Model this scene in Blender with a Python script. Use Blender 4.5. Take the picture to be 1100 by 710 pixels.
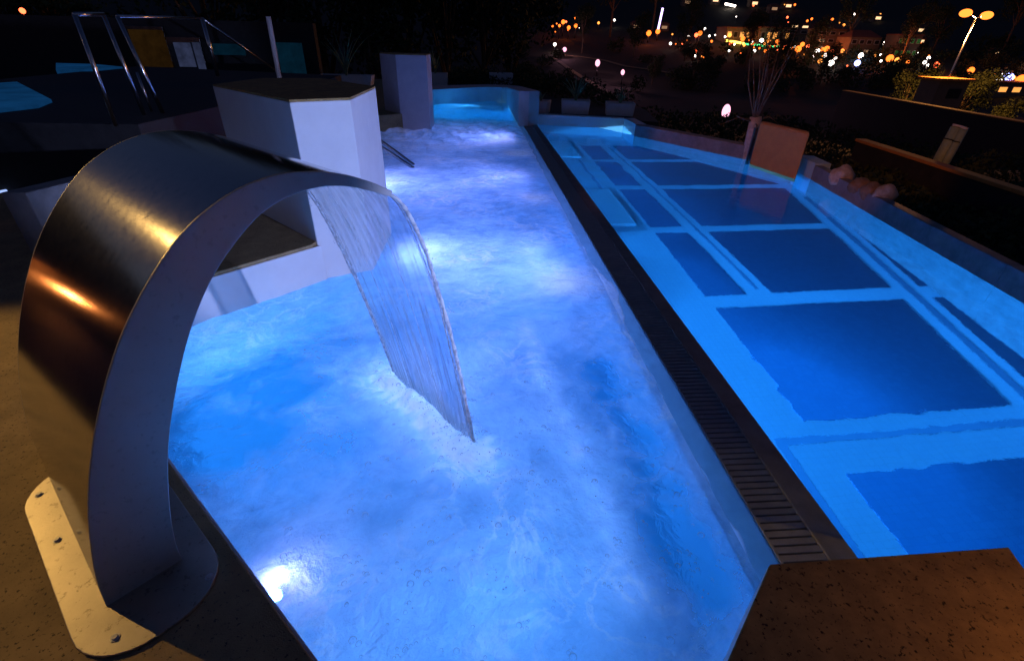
import bpy, bmesh, math, random
import numpy as np
from mathutils import Vector, Matrix, noise

C = bpy.context.scene
for o in list(bpy.data.objects):
    bpy.data.objects.remove(o)
rnd = random.Random(7)
R = math.radians

# ------------------------------------------------------------------ camera
F = 519.0                      # focal length in photo pixels (1100 wide)
EYE = Vector((0, 0, 2.2))
up = -Vector((527 - 550, 355 - 1208, -F)).normalized()
fy = Vector((505 - 550, 355 - 38, -F)).normalized()
fy = (fy - up * fy.dot(up)).normalized()
fx = fy.cross(up)
ROT = Matrix((fx, fy, up))     # camera axes -> world axes
cam = bpy.data.cameras.new('camera')
camo = bpy.data.objects.new('camera', cam)
C.collection.objects.link(camo)
camo.matrix_world = Matrix.Translation(EYE) @ ROT.to_4x4()
cam.sensor_width = 36
cam.lens = 36 * F / 1100
cam.clip_start = 0.02
cam.clip_end = 3000
C.camera = camo

def ray(u, v):
    return ROT @ Vector((u - 550, 355 - v, -F))
def at(u, v, z=0.0):
    "point of the horizontal plane z seen at photo pixel (u, v)"
    d = ray(u, v); return EYE + d * ((z - EYE.z) / d.z)
def aty(u, v, y):
    d = ray(u, v); return EYE + d * (y / d.y)

# ------------------------------------------------------------------ world, exposure
w = bpy.data.worlds.new('World'); C.world = w; w.use_nodes = True
nt = w.node_tree; nt.nodes.clear()
sky = nt.nodes.new('ShaderNodeTexSky'); sky.sky_type = 'NISHITA'; sky.sun_disc = False
sky.sun_elevation = R(0); sky.sun_rotation = R(250)
bg = nt.nodes.new('ShaderNodeBackground'); bg.inputs[1].default_value = 0.065
wo = nt.nodes.new('ShaderNodeOutputWorld')
tint = nt.nodes.new('ShaderNodeMix'); tint.data_type = 'RGBA'; tint.blend_type = 'MULTIPLY'; tint.inputs[0].default_value = 1
tint.inputs[7].default_value = (.40, .60, 1.6, 1); nt.links.new(sky.outputs[0], tint.inputs[6]); nt.links.new(tint.outputs[2], bg.inputs[0]); nt.links.new(bg.outputs[0], wo.inputs[0])
C.view_settings.view_transform = 'Standard'
C.view_settings.look = 'None'
C.view_settings.exposure = 0
C.view_settings.gamma = 1
C.cycles.use_denoising = True
C.cycles.max_bounces = 8
C.cycles.diffuse_bounces = 3
C.cycles.glossy_bounces = 4
C.cycles.transmission_bounces = 8
C.cycles.transparent_max_bounces = 16
C.cycles.sample_clamp_indirect = 3.0
C.cycles.sample_clamp_direct = 0
C.cycles.blur_glossy = 1.0

# ------------------------------------------------------------------ helpers
def link(o):
    C.collection.objects.link(o); return o
def tag(o, label=None, cat=None, group=None, kind=None):
    if label: o['label'] = label
    if cat: o['category'] = cat
    if group: o['group'] = group
    if kind: o['kind'] = kind
    return o
def empty(name, loc=(0, 0, 0), rz=0.0):
    o = link(bpy.data.objects.new(name, None)); o.location = loc; o.rotation_euler.z = rz
    o.empty_display_size = 0.1
    return o

class MB:
    def __init__(s): s.v = []; s.f = []; s.m = []; s.k = 0
    def add(s, vs, fs):
        b = len(s.v); s.v += [tuple(p) for p in vs]
        for f in fs: s.f.append(tuple(b + i for i in f)); s.m.append(s.k)
    def prism(s, poly, z0, z1):
        n = len(poly)
        a = sum(poly[i][0] * poly[(i + 1) % n][1] - poly[(i + 1) % n][0] * poly[i][1] for i in range(n))
        if a < 0: poly = poly[::-1]
        vs = [(p[0], p[1], z0) for p in poly] + [(p[0], p[1], z1) for p in poly]
        fs = [tuple(range(n))[::-1], tuple(range(n, 2 * n))]
        for i in range(n):
            j = (i + 1) % n; fs.append((i, j, n + j, n + i))
        s.add(vs, fs)
    def box(s, x0, x1, y0, y1, z0, z1):
        s.prism([(x0, y0), (x1, y0), (x1, y1), (x0, y1)], z0, z1)
    def bar(s, a, b, w, h=None, upv=(0, 0, 1)):
        "box beam from a to b, width w, height h"
        h = h or w; a = Vector(a); b = Vector(b); d = (b - a).normalized(); u = Vector(upv)
        if abs(d.dot(u)) > .98: u = Vector((1, 0, 0))
        sd = d.cross(u).normalized() * w / 2; t = sd.cross(d).normalized() * h / 2
        vs = [a - sd - t, a + sd - t, a + sd + t, a - sd + t, b - sd - t, b + sd - t, b + sd + t, b - sd + t]
        s.add(vs, [(0, 1, 2, 3), (7, 6, 5, 4), (0, 4, 5, 1), (1, 5, 6, 2), (2, 6, 7, 3), (3, 7, 4, 0)])
    def tube(s, pts, rad, n=10, cap=True):
        pts = [Vector(p) for p in pts]
        if not hasattr(rad, '__len__'): rad = [rad] * len(pts)
        b = len(s.v); ref = Vector((.13, .21, .97))
        for i, p in enumerate(pts):
            d = (pts[min(i + 1, len(pts) - 1)] - pts[max(i - 1, 0)]).normalized()
            a = d.cross(ref)
            if a.length < .05: a = d.cross(Vector((1, 0, 0)))
            a.normalize(); c = d.cross(a)
            for k in range(n):
                t = 2 * math.pi * k / n; s.v.append(tuple(p + (a * math.cos(t) + c * math.sin(t)) * rad[i]))
        for i in range(len(pts) - 1):
            for k in range(n):
                l = (k + 1) % n
                s.f.append((b + i * n + k, b + i * n + l, b + (i + 1) * n + l, b + (i + 1) * n + k)); s.m.append(s.k)
        if cap:
            s.f.append(tuple(b + k for k in range(n))[::-1]); s.m.append(s.k)
            s.f.append(tuple(b + (len(pts) - 1) * n + k for k in range(n))); s.m.append(s.k)
    def lathe(s, prof, n=16, c=(0, 0, 0)):
        b = len(s.v)
        for r, z in prof:
            for k in range(n):
                t = 2 * math.pi * k / n; s.v.append((c[0] + r * math.cos(t), c[1] + r * math.sin(t), c[2] + z))
        for i in range(len(prof) - 1):
            for k in range(n):
                l = (k + 1) % n
                s.f.append((b + i * n + k, b + i * n + l, b + (i + 1) * n + l, b + (i + 1) * n + k)); s.m.append(s.k)
    def ball(s, c, r, n=10, sz=1.0):
        prof = [(max(1e-4, r * math.sin(math.pi * i / n)), -r * sz * math.cos(math.pi * i / n)) for i in range(n + 1)]
        s.lathe(prof, n=max(6, n), c=c)
    def build(s, name, mats, parent=None, smooth=False, bevel=0):
        me = bpy.data.meshes.new(name); me.from_pydata(s.v, [], s.f)
        if not isinstance(mats, (list, tuple)): mats = [mats]
        for m in mats: me.materials.append(m)
        if len(mats) > 1: me.polygons.foreach_set('material_index', s.m)
        if smooth: me.polygons.foreach_set('use_smooth', [True] * len(me.polygons))
        me.update()
        o = link(bpy.data.objects.new(name, me))
        if parent: o.parent = parent
        if bevel:
            bv = o.modifiers.new('bevel', 'BEVEL'); bv.width = bevel; bv.segments = 2; bv.limit_method = 'ANGLE'
        return o

def copy_tree(o, parent=None):
    c = o.copy(); link(c)
    if parent: c.parent = parent
    for ch in list(o.children): copy_tree(ch, c)
    return c

# ------------------------------------------------------------------ materials
def newmat(name):
    m = bpy.data.materials.new(name); m.use_nodes = True
    n = m.node_tree; n.nodes.clear()
    out = n.nodes.new('ShaderNodeOutputMaterial')
    return m, n, out
def nd(n, t, **k):
    x = n.nodes.new(t)
    for a, b in k.items():
        if a.startswith('i_'):
            key = a[2:]; key = int(key) if key.isdigit() else key.replace('_', ' ')
            x.inputs[key].default_value = b
        else: setattr(x, a, b)
    return x
def ramp(n, fac, stops):
    r = n.nodes.new('ShaderNodeValToRGB'); cr = r.color_ramp
    while len(cr.elements) < len(stops): cr.elements.new(.5)
    for e, (p, c) in zip(cr.elements, stops):
        e.position = p; e.color = (*c, 1) if len(c) == 3 else c
    n.links.new(fac, r.inputs[0]); return r.outputs[0]
def surf(name, c1, c2, scale=6.0, rough=.8, metal=0.0, bump=.2, bscale=60.0, detail=8.0, speck=None, spscale=25, coat=0, dist=.01):
    "two-tone noise surface with fine bump and optional dark specks"
    m, n, out = newmat(name)
    tc = nd(n, 'ShaderNodeTexCoord'); L = n.links.new
    a = nd(n, 'ShaderNodeTexNoise', i_Scale=scale, i_Detail=detail, i_Roughness=.65); L(tc.outputs['Object'], a.inputs['Vector'])
    col = ramp(n, a.outputs[0], [(.32, c1), (.68, c2)])
    if speck:
        sp = nd(n, 'ShaderNodeTexNoise', i_Scale=spscale, i_Detail=6, i_Roughness=.7); L(tc.outputs['Object'], sp.inputs['Vector'])
        f = ramp(n, sp.outputs[0], [(.575, (0, 0, 0)), (.63, (1, 1, 1))])
        mx = nd(n, 'ShaderNodeMix', data_type='RGBA'); L(f, mx.inputs[0]); L(col, mx.inputs[6]); mx.inputs[7].default_value = (*speck, 1)
        col = mx.outputs[2]
    p = nd(n, 'ShaderNodeBsdfPrincipled', i_Roughness=rough, i_Metallic=metal)
    if coat: p.inputs['Coat Weight'].default_value = coat
    L(col, p.inputs['Base Color'])
    b = nd(n, 'ShaderNodeTexNoise', i_Scale=bscale, i_Detail=6); L(tc.outputs['Object'], b.inputs['Vector'])
    bu = nd(n, 'ShaderNodeBump', i_Strength=bump, i_Distance=dist); L(b.outputs[0], bu.inputs['Height']); L(bu.outputs[0], p.inputs['Normal'])
    rr = nd(n, 'ShaderNodeMapRange', i_3=rough * .8, i_4=min(1, rough * 1.2)); L(a.outputs[0], rr.inputs[0]); L(rr.outputs[0], p.inputs['Roughness'])
    L(p.outputs[0], out.inputs[0]); return m
def glow(name, col, s):
    m, n, out = newmat(name); e = nd(n, 'ShaderNodeEmission', i_1=s); e.inputs[0].default_value = (*col, 1)
    n.links.new(e.outputs[0], out.inputs[0]); return m

M = {}
M['stone'] = surf('terrace_stone', (.27, .19, .09), (.46, .33, .16), 5, .85, bump=.2, bscale=180, speck=(.06, .045, .03), spscale=60)
M['render'] = surf('white_render', (.76, .75, .74), (.84, .83, .82), 3, .8, bump=.12, bscale=140)
M['pinkrender'] = surf('grey_pink_render', (.58, .50, .50), (.68, .60, .59), 4, .85, bump=.2, bscale=120)
M['brown_top'] = surf('brown_stone_top', (.26, .165, .06), (.48, .31, .11), 9, .9, bump=.18, bscale=260, speck=(.03, .02, .012), spscale=55)  # stone brown, deepened to carry orange lamp light
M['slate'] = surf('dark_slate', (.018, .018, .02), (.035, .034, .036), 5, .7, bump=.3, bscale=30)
M['concrete'] = surf('grey_concrete', (.16, .16, .17), (.28, .28, .29), 5, .6, bump=.2, bscale=80)
M['wet_lip'] = surf('wet_lip_stone', (.38, .44, .50), (.50, .56, .62), 6, .3, bump=.35, bscale=14, dist=.01)
M['grate'] = surf('grate_plastic', (.22, .24, .28), (.32, .34, .38), 8, .35, bump=.1, bscale=60)
M['black'] = surf('black_void', (.006, .006, .007), (.012, .012, .013), 5, .6, bump=.1)
M['darkmetal'] = surf('dark_metal', (.12, .12, .13), (.2, .2, .2), 8, .35, metal=1, bump=.05)
M['foliage'] = surf('leaves', (.02, .035, .012), (.06, .085, .03), 2.5, .9, bump=.1)
M['bark'] = surf('bark', (.10, .07, .045), (.2, .15, .10), 14, .9, bump=.6, bscale=30)
M['aloe'] = surf('spiky_leaves', (.10, .22, .14), (.28, .42, .25), 5, .4, bump=.1)
M['earth'] = surf('ground_earth', (.02, .022, .014), (.045, .04, .026), .05, .95, bump=.4, bscale=3, dist=.1)
M['asphalt'] = surf('asphalt', (.045, .043, .04), (.06, .057, .05), 2, .9, bump=.3, bscale=50)
M['plaster'] = surf('house_plaster', (.16, .13, .10), (.22, .18, .14), .5, .9, bump=.1)
M['roof'] = surf('roof_tiles', (.18, .08, .05), (.28, .12, .07), 3, .85, bump=.4, bscale=8)
M['orange_lit'] = surf('orange_lit_tone', (.48, .20, .05), (.60, .27, .07), 6, .7, bump=.15)  # orange lamp light is put into this base colour
M['planter'] = surf('grey_planter', (.72, .73, .76), (.80, .81, .84), 6, .7, bump=.1)
M['rock'] = surf('pale_rock', (.35, .28, .22), (.62, .52, .42), 12, .85, bump=.8, bscale=14, dist=.02)
M['rock2'] = surf('brown_rock', (.16, .10, .06), (.30, .20, .12), 14, .85, bump=.8, bscale=16, dist=.02)
M['greenpost'] = surf('green_post', (.30, .40, .24), (.42, .52, .34), 9, .5, bump=.1)

# brushed stainless steel, drops and smears on it
m, n, out = newmat('brushed_steel'); L = n.links.new
tc = nd(n, 'ShaderNodeTexCoord')
mp = nd(n, 'ShaderNodeMapping'); mp.inputs['Scale'].default_value = (2, 60, 60); mp.inputs['Rotation'].default_value = (0, 0, R(135))
L(tc.outputs['Object'], mp.inputs[0])
a = nd(n, 'ShaderNodeTexNoise', i_Scale=3, i_Detail=5); L(mp.outputs[0], a.inputs['Vector'])
s2 = nd(n, 'ShaderNodeTexNoise', i_Scale=28, i_Detail=6, i_Roughness=.7); L(tc.outputs['Object'], s2.inputs['Vector'])
col = ramp(n, s2.outputs[0], [(.30, (.42, .41, .40)), (.40, (.60, .58, .56)), (.7, (.66, .64, .62))])
p = nd(n, 'ShaderNodeBsdfPrincipled', i_Metallic=1.0); L(col, p.inputs['Base Color'])
rr = nd(n, 'ShaderNodeMapRange', i_3=.09, i_4=.14); L(s2.outputs[0], rr.inputs[0]); L(rr.outputs[0], p.inputs['Roughness'])
ad = nd(n, 'ShaderNodeMath', operation='ADD'); L(a.outputs[0], ad.inputs[0])
ml = nd(n, 'ShaderNodeMath', operation='MULTIPLY', i_1=.6); L(s2.outputs[0], ml.inputs[0]); L(ml.outputs[0], ad.inputs[1])
bu = nd(n, 'ShaderNodeBump', i_Strength=.03, i_Distance=.003); L(ad.outputs[0], bu.inputs['Height']); L(bu.outputs[0], p.inputs['Normal'])
L(p.outputs[0], out.inputs[0]); M['steel'] = m
M['satin'] = surf('satin_steel', (.50, .50, .50), (.60, .60, .60), 3, .38, metal=.3, bump=.04, bscale=200, speck=(.47, .47, .47), spscale=40)
M['flange'] = surf('worn_steel', (.42, .38, .32), (.52, .47, .40), 6, .42, metal=.9, bump=.05, bscale=90, speck=(.3, .27, .22), spscale=30)
M['tube'] = surf('polished_tube', (.55, .53, .52), (.65, .63, .62), 8, .22, metal=1, bump=.03)

# tiles with fine joints for the basins
def tiles(name, c1, c2, sc):
    m, n, out = newmat(name); L = n.links.new; tc = nd(n, 'ShaderNodeTexCoord')
    b = nd(n, 'ShaderNodeTexBrick', i_Scale=sc, i_Mortar_Size=.02); b.offset = 0
    b.inputs['Color1'].default_value = (*c1, 1); b.inputs['Color2'].default_value = (*c2, 1)
    b.inputs['Mortar'].default_value = tuple(x * .9 for x in c1) + (1,)
    b.inputs['Brick Width'].default_value = .5; b.inputs['Row Height'].default_value = .5
    L(tc.outputs['Object'], b.inputs['Vector'])
    p = nd(n, 'ShaderNodeBsdfPrincipled', i_Roughness=.35); L(b.outputs[0], p.inputs['Base Color']); L(p.outputs[0], out.inputs[0]); return m
M['basin'] = tiles('basin_tiles', (.42, .62, .74), (.47, .66, .78), 6)
M['stripe'] = tiles('pale_stripe_tiles', (.55, .70, .78), (.60, .74, .80), 8)
M['field'] = tiles('dark_field_tiles', (.022, .085, .15), (.03, .10, .17), 8)

def water_mat(name, tint, milk=None, bscale=7, bstr=.3, bdist=.02):
    m, n, out = newmat(name); L = n.links.new; tc = nd(n, 'ShaderNodeTexCoord')
    b1 = nd(n, 'ShaderNodeTexNoise', i_Scale=bscale, i_Detail=5, i_Roughness=.6, i_Distortion=.6); L(tc.outputs['Object'], b1.inputs['Vector'])
    bu = nd(n, 'ShaderNodeBump', i_Strength=bstr, i_Distance=bdist); L(b1.outputs[0], bu.inputs['Height'])
    rf = nd(n, 'ShaderNodeBsdfRefraction', i_IOR=1.33, i_Roughness=.0); rf.inputs[0].default_value = (*tint, 1)
    gl = nd(n, 'ShaderNodeBsdfGlossy', i_Roughness=.03); gl.inputs[0].default_value = (1, 1, 1, 1)
    fr = nd(n, 'ShaderNodeFresnel', i_IOR=1.33)
    for x in (rf, gl, fr): L(bu.outputs[0], x.inputs['Normal'])
    mix = nd(n, 'ShaderNodeMixShader'); L(fr.outputs[0], mix.inputs[0]); L(rf.outputs[0], mix.inputs[1]); L(gl.outputs[0], mix.inputs[2])
    last = mix.outputs[0]
    if milk:
        at_ = nd(n, 'ShaderNodeAttribute', attribute_name='foam')
        f1 = nd(n, 'ShaderNodeTexNoise', i_Scale=2.4, i_Detail=9, i_Roughness=.62, i_Distortion=.35); L(tc.outputs['Object'], f1.inputs['Vector'])
        f2 = nd(n, 'ShaderNodeMath', operation='SUBTRACT', i_1=.5); L(f1.outputs[0], f2.inputs[0])
        f3 = nd(n, 'ShaderNodeMath', operation='MULTIPLY_ADD', i_1=1.0); L(f2.outputs[0], f3.inputs[0]); L(at_.outputs['Fac'], f3.inputs[2]); f3.use_clamp = True
        tr = nd(n, 'ShaderNodeBsdfTranslucent')
        rg = nd(n, 'ShaderNodeTexNoise', i_Scale=3.2, i_Detail=7, i_Roughness=.6, i_Distortion=1.0); L(tc.outputs['Object'], rg.inputs['Vector'])
        r1 = nd(n, 'ShaderNodeMath', operation='SUBTRACT', i_1=.5); L(rg.outputs[0], r1.inputs[0])
        r2 = nd(n, 'ShaderNodeMath', operation='ABSOLUTE'); L(r1.outputs[0], r2.inputs[0])
        r3 = ramp(n, r2.outputs[0], [(0.0, (.95, .97, 1)), (.012, (.86, .92, 1)), (.05, milk)])
        vg = nd(n, 'ShaderNodeTexNoise', i_Scale=.9, i_Detail=3); L(tc.outputs['Object'], vg.inputs['Vector'])
        vm = ramp(n, vg.outputs[0], [(.45, (0, 0, 0)), (.62, (1, 1, 1))])
        cm = nd(n, 'ShaderNodeMix', data_type='RGBA'); L(vm, cm.inputs[0]); cm.inputs[6].default_value = (*milk, 1); L(r3, cm.inputs[7])
        fw = nd(n, 'ShaderNodeMapRange', i_1=.95, i_2=1.35); L(at_.outputs['Fac'], fw.inputs[0])
        cm2 = nd(n, 'ShaderNodeMix', data_type='RGBA'); L(fw.outputs[0], cm2.inputs[0]); L(cm.outputs[2], cm2.inputs[6]); cm2.inputs[7].default_value = (.95, .97, 1, 1)
        L(cm2.outputs[2], tr.inputs[0])
        di = nd(n, 'ShaderNodeBsdfDiffuse'); di.inputs[0].default_value = (.8, .85, .9, 1)
        b3 = nd(n, 'ShaderNodeTexNoise', i_Scale=4.2, i_Detail=8, i_Roughness=.62, i_Distortion=.15); L(tc.outputs['Object'], b3.inputs['Vector'])
        bu3 = nd(n, 'ShaderNodeBump', i_Strength=1.0, i_Distance=.09); L(b3.outputs[0], bu3.inputs['Height']); L(bu3.outputs[0], tr.inputs['Normal'])
        md = nd(n, 'ShaderNodeMixShader', i_0=.12); L(tr.outputs[0], md.inputs[1]); L(di.outputs[0], md.inputs[2])
        mg = nd(n, 'ShaderNodeMixShader'); L(fr.outputs[0], mg.inputs[0]); L(md.outputs[0], mg.inputs[1]); L(gl.outputs[0], mg.inputs[2])
        m2 = nd(n, 'ShaderNodeMixShader'); L(f3.outputs[0], m2.inputs[0]); L(last, m2.inputs[1]); L(mg.outputs[0], m2.inputs[2])
        last = m2.outputs[0]
    L(last, out.inputs[0]); return m
M['tubwater'] = water_mat('tub_water', (.12, .62, .97), (.50, .74, 1.0), bscale=8, bstr=.8, bdist=.03)
M['poolwater'] = water_mat('pool_water', (.14, .58, 1.0), bscale=6, bstr=.25, bdist=.008)

# ------------------------------------------------------------------ terrain
def tz(x, y):
    r = math.hypot(x, y)
    if r < 26: z = -3.6
    elif r < 130: z = -3.6 - 10.4 * (r - 26) / 104
    elif r < 220: z = -14
    else: z = -14 + (r - 220) * .165 + 6 * math.sin(r * .012 + x * .006)* min(1, (r - 220) / 200)
    if r > 30: z += 1.2 * noise.noise((x * .02, y * .02, 3)) * min(1, (r - 30) / 60)
    return z
def hit(u, v):
    d = ray(u, v); d = d / math.hypot(d.x, d.y); t = 20.0
    while t < 900:
        p = EYE + d * t
        if p.z <= tz(p.x, p.y): return Vector((p.x, p.y, tz(p.x, p.y)))
        t += 1.0
    return Vector((p.x, p.y, tz(p.x, p.y)))
g = MB(); RR = [0, 15, 26] + [26 + i * 8 for i in range(1, 25)] + [220 + i * 25 for i in range(1, 32)]
NA = 96
g.v.append((0, 0, tz(0, 0)))
for r in RR[1:]:
    for k in range(NA):
        t = 2 * math.pi * k / NA; x, y = r * math.cos(t), r * math.sin(t); g.v.append((x, y, tz(x, y)))
for k in range(NA): g.f.append((0, 1 + k, 1 + (k + 1) % NA)); g.m.append(0)
for i in range(len(RR) - 2):
    for k in range(NA):
        l = (k + 1) % NA; b = 1 + i * NA
        g.f.append((b + k, b + NA + k, b + NA + l, b + l)); g.m.append(0)
tag(g.build('ground', M['earth'], smooth=True), kind='structure')

# ------------------------------------------------------------------ terrace and basins
TUB_Z = -1.15
t = MB()
t.prism([(.19, .10), (-2.97, 3.26), (-1.60, 4.64), (-1.55, 4.85), (-1.20, 5.10), (-1.16, 6.0), (-1.98, 7.0), (-2.1, 7.3), (-2.6, 9.2), (-2.6, 13.4),
         (-1.75, 14.0), (-1.62, 19.6), (-1.6, 24), (-16, 30), (-16, 9), (-5.6, 5.4), (-3.75, 3.45), (-3.1, 1.6), (-2.6, -4), (.19, -4)], TUB_Z - .2, .4)
tag(t.build('terrace', M['stone'], bevel=.006), kind='structure')
t = MB(); t.prism([(-2.6, -4), (-3.1, 1.6), (-3.75, 3.45), (-5.6, 5.4), (-16, 9), (-16, -4)], -3.7, -.6)
tag(t.build('lower_terrace', M['slate']), kind='structure')
# white rendered faces of the platform towards the water (4 mm proud)
def face_strip(mb, pts, z0, z1, th=.012):
    for (a, b) in zip(pts, pts[1:]):
        a = Vector((*a, 0)); b = Vector((*b, 0)); d = (b - a).normalized(); nn = Vector((d.y, -d.x, 0)) * th
        mb.prism([(a.x, a.y), (b.x, b.y), (b.x + nn.x, b.y + nn.y), (a.x + nn.x, a.y + nn.y)], z0, z1)
f = MB(); face_strip(f, [(-1.535, 4.70), (-2.968, 3.262)][::-1], TUB_Z, .37); face_strip(f, [(.19, .10), (-2.968, 3.255)], TUB_Z, .393)
tag(f.build('platform_facing', M['render'], bevel=.003), kind='structure')

# floor of the hot tub and of the long pool
f = MB(); f.box(-3.2, 1.36, -.2, 21.4, TUB_Z - .25, TUB_Z)
tag(f.build('hot_tub_floor', M['basin']), kind='structure')
PZ = -1.25
f = MB(); f.prism([(1.8, -3), (6.4, -3), (6.9, 9.5), (4.6, 16), (1.8, 16.2)], PZ - .3, PZ)
tag(f.build('pool_floor', M['stripe']), kind='structure')
# dark tile fields, set 6 mm above the floor: rows between the pale stripes
def xr(y): return 4.86 + (y - 3.08) * .2338        # right-hand stripe, seen slanting with the outer wall
rows = [(-2.6, .30), (.62, 2.50), (3.08, 4.98), (5.28, 7.30), (7.56, 9.58), (9.85, 11.8), (12.05, 13.6)]
fl = MB()
for i, (y0, y1) in enumerate(rows):
    if i >= 3: fl.prism([(2.92, y0), (3.46, y0), (3.46, y1), (2.92, y1)], PZ + .002, PZ + .008)
    xa = 3.80 if i >= 3 else 2.93
    fl.prism([(xa, y0), (xr(y0) + .02, y0), (xr(y1) + .02 if i < 5 else 4.9 + (13.6 - y1) * .3, y1), (xa, y1)], PZ + .002, PZ + .008)
    if i < 4: fl.prism([(xr(y0) + .42, y0), (xr(y0) + 1.5, y0), (xr(y1) + 1.5, y1), (xr(y1) + .42, y1)], PZ + .002, PZ + .008)
tag(fl.build('pool_floor_fields', M['field']), kind='structure')
gv = MB()
gv.box(2.55, 5.0, 2.83, 2.91, PZ + .001, PZ + .004); gv.box(2.55, 2.63, -2, 2.83, PZ + .001, PZ + .004); gv.box(2.55, 2.61, 7.6, 12, PZ + .001, PZ + .004)
gv.prism([(xr(0) + .2, 0), (xr(0) + .29, 0), (xr(9) + .29, 9), (xr(9) + .2, 9)], PZ + .001, PZ + .0045)
gv.box(3.64, 3.69, 5.4, 13.5, PZ + .001, PZ + .004)
M['groove'] = surf('groove_tile', (.14, .26, .36), (.18, .30, .40), 5, .4)
tag(gv.build('pool_floor_grooves', M['groove']), kind='structure')
M['whitetile'] = surf('white_tile', (.80, .84, .86), (.84, .87, .89), 5, .3, bump=.02)
gv = MB(); gv.box(1.92, 2.70, 7.6, 9.5, PZ, PZ + .12); gv.box(1.92, 2.66, 12.2, 14.1, PZ, PZ + .12)
tag(gv.build('white_floor_slabs', M['whitetile'], bevel=.02), kind='structure')  # two low white tiled slabs beside the pool wall

# dividing strip: overflow lip, grate trench, flat coping
YE = 15.0
s = MB(); q_ = [(1.335, -1.2), (1.50, -1.2), (1.50, -.012), (1.485, -.012), (1.335, -.13)]
s.add([(x, -.5, z) for x, z in q_] + [(x, YE, z) for x, z in q_], [(0, 1, 2, 3, 4), (9, 8, 7, 6, 5)] + [(i, 5 + i, 5 + (i + 1) % 5, (i + 1) % 5) for i in range(5)])
lip = tag(s.build('overflow_lip', M['wet_lip'], bevel=.01), kind='structure')
s = MB(); s.box(1.745, 1.90, -.5, YE + 1.2, -1.3, .002)
cp = tag(s.build('coping', M['concrete'], bevel=.008), kind='structure')
s = MB(); s.box(1.50, 1.745, -.5, YE, -1.3, -.12)
tag(s.build('drain_channel', M['black']), kind='structure')
# the wall of the long pool below the coping gets the pale tile
s = MB(); s.box(1.90, 1.915, -.5, 16, PZ, -.05); tag(s.build('pool_side', M['basin']), kind='structure')
s = MB(); s.box(1.325, 1.335, -.2, 20.9, TUB_Z, -.13); tag(s.build('tub_side', M['basin']), kind='structure')

gr = empty('drain_grate', (1.62, 7, 0))
tag(gr, 'long dark slatted drain grate running between the foaming hot tub and the calm pool', 'drain grate')
b = MB(); y = .2
while y < YE:
    x0 = -.115; b.box(x0, .125, y - 7, y - 7 + .036, -.03, -.004); y += .046
o = b.build('slats', M['grate'], gr, bevel=.002); o['kind'] = 'stuff'
b = MB(); b.box(-.125, -.115, -7, YE - 7, -.05, -.004); b.box(-.012, -.004, -7, YE - 7, -.06, -.04)
b.build('frame', M['grate'], gr)

# far wall round the end of the hot tub
wl = MB()
wl.prism([(1.345, 15.0), (1.62, 14.9), (1.95, 15.2), (1.95, 21.6), (1.5, 22), (.7, 22.1), (-1.9, 20.9), (-1.9, 19.4), (-1.4, 19.5), (.3, 20.8), (1.2, 20.9), (1.345, 20.4)], -1.3, .62)
tag(wl.build('curved_end_wall', M['pinkrender'], bevel=.01), 'low grey rendered wall curving round the far end of the foaming hot tub', 'wall')
# top slopes up towards the near end
me = bpy.data.objects['curved_end_wall'].data
for v in me.vertices:
    if v.co.z > 0: v.co.z = .50 + max(0, (21 - v.co.y)) / 6 * .40 * (1 if v.co.x > 1 else 0)

# outer rim of the long pool
def rim(name, pts, z1, th, label, mat):
    mb = MB()
    for a, b in zip(pts, pts[1:]):
        a = Vector((*a, 0)); b = Vector((*b, 0)); d = (b - a).normalized(); nn = Vector((-d.y, d.x, 0)) * th
        mb.prism([(a.x, a.y), (b.x, b.y), (b.x + nn.x, b.y + nn.y), (a.x + nn.x, a.y + nn.y)], -1.5, z1)
    return tag(mb.build(name, mat, bevel=.01), label, 'pool wall')
rim('pool_end_wall', [(4.42, 14.9), (1.95, 15.55)][::-1], .235, .25, 'low pale wall across the far end of the calm blue pool, below the three planters', M['render'])
rim('pool_rim', [(4.42, 13.78), (6.70, 9.90)], .24, .28, 'low concrete pool rim in front of the orange panel', M['concrete'])
rim('pool_rim', [(6.58, 9.15), (5.77, 4.44), (5.0, -.1)], .21, .16, 'long concrete pool rim running out of the right side with pale rocks behind it', M['concrete'])
for (a, b, lb) in (((4.42, 14.9), (4.42, 13.78), 'blue lit corner pier where the end wall meets the far pool rim'),
                   ((6.70, 9.90), (6.58, 9.15), 'blue lit corner pier between the two long pool rims')):
    mb = MB(); a = Vector((*a, 0)); b = Vector((*b, 0)); d = (b - a).normalized(); nn = Vector((-d.y, d.x, 0)) * .3
    mb.prism([(a.x, a.y), (b.x, b.y), (b.x + nn.x, b.y + nn.y), (a.x + nn.x, a.y + nn.y)][::-1], -1.5, .25)
    tag(mb.build('corner_pier', M['basin'], bevel=.01), lb, 'pier', 'corner piers of the pool rim')

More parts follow.
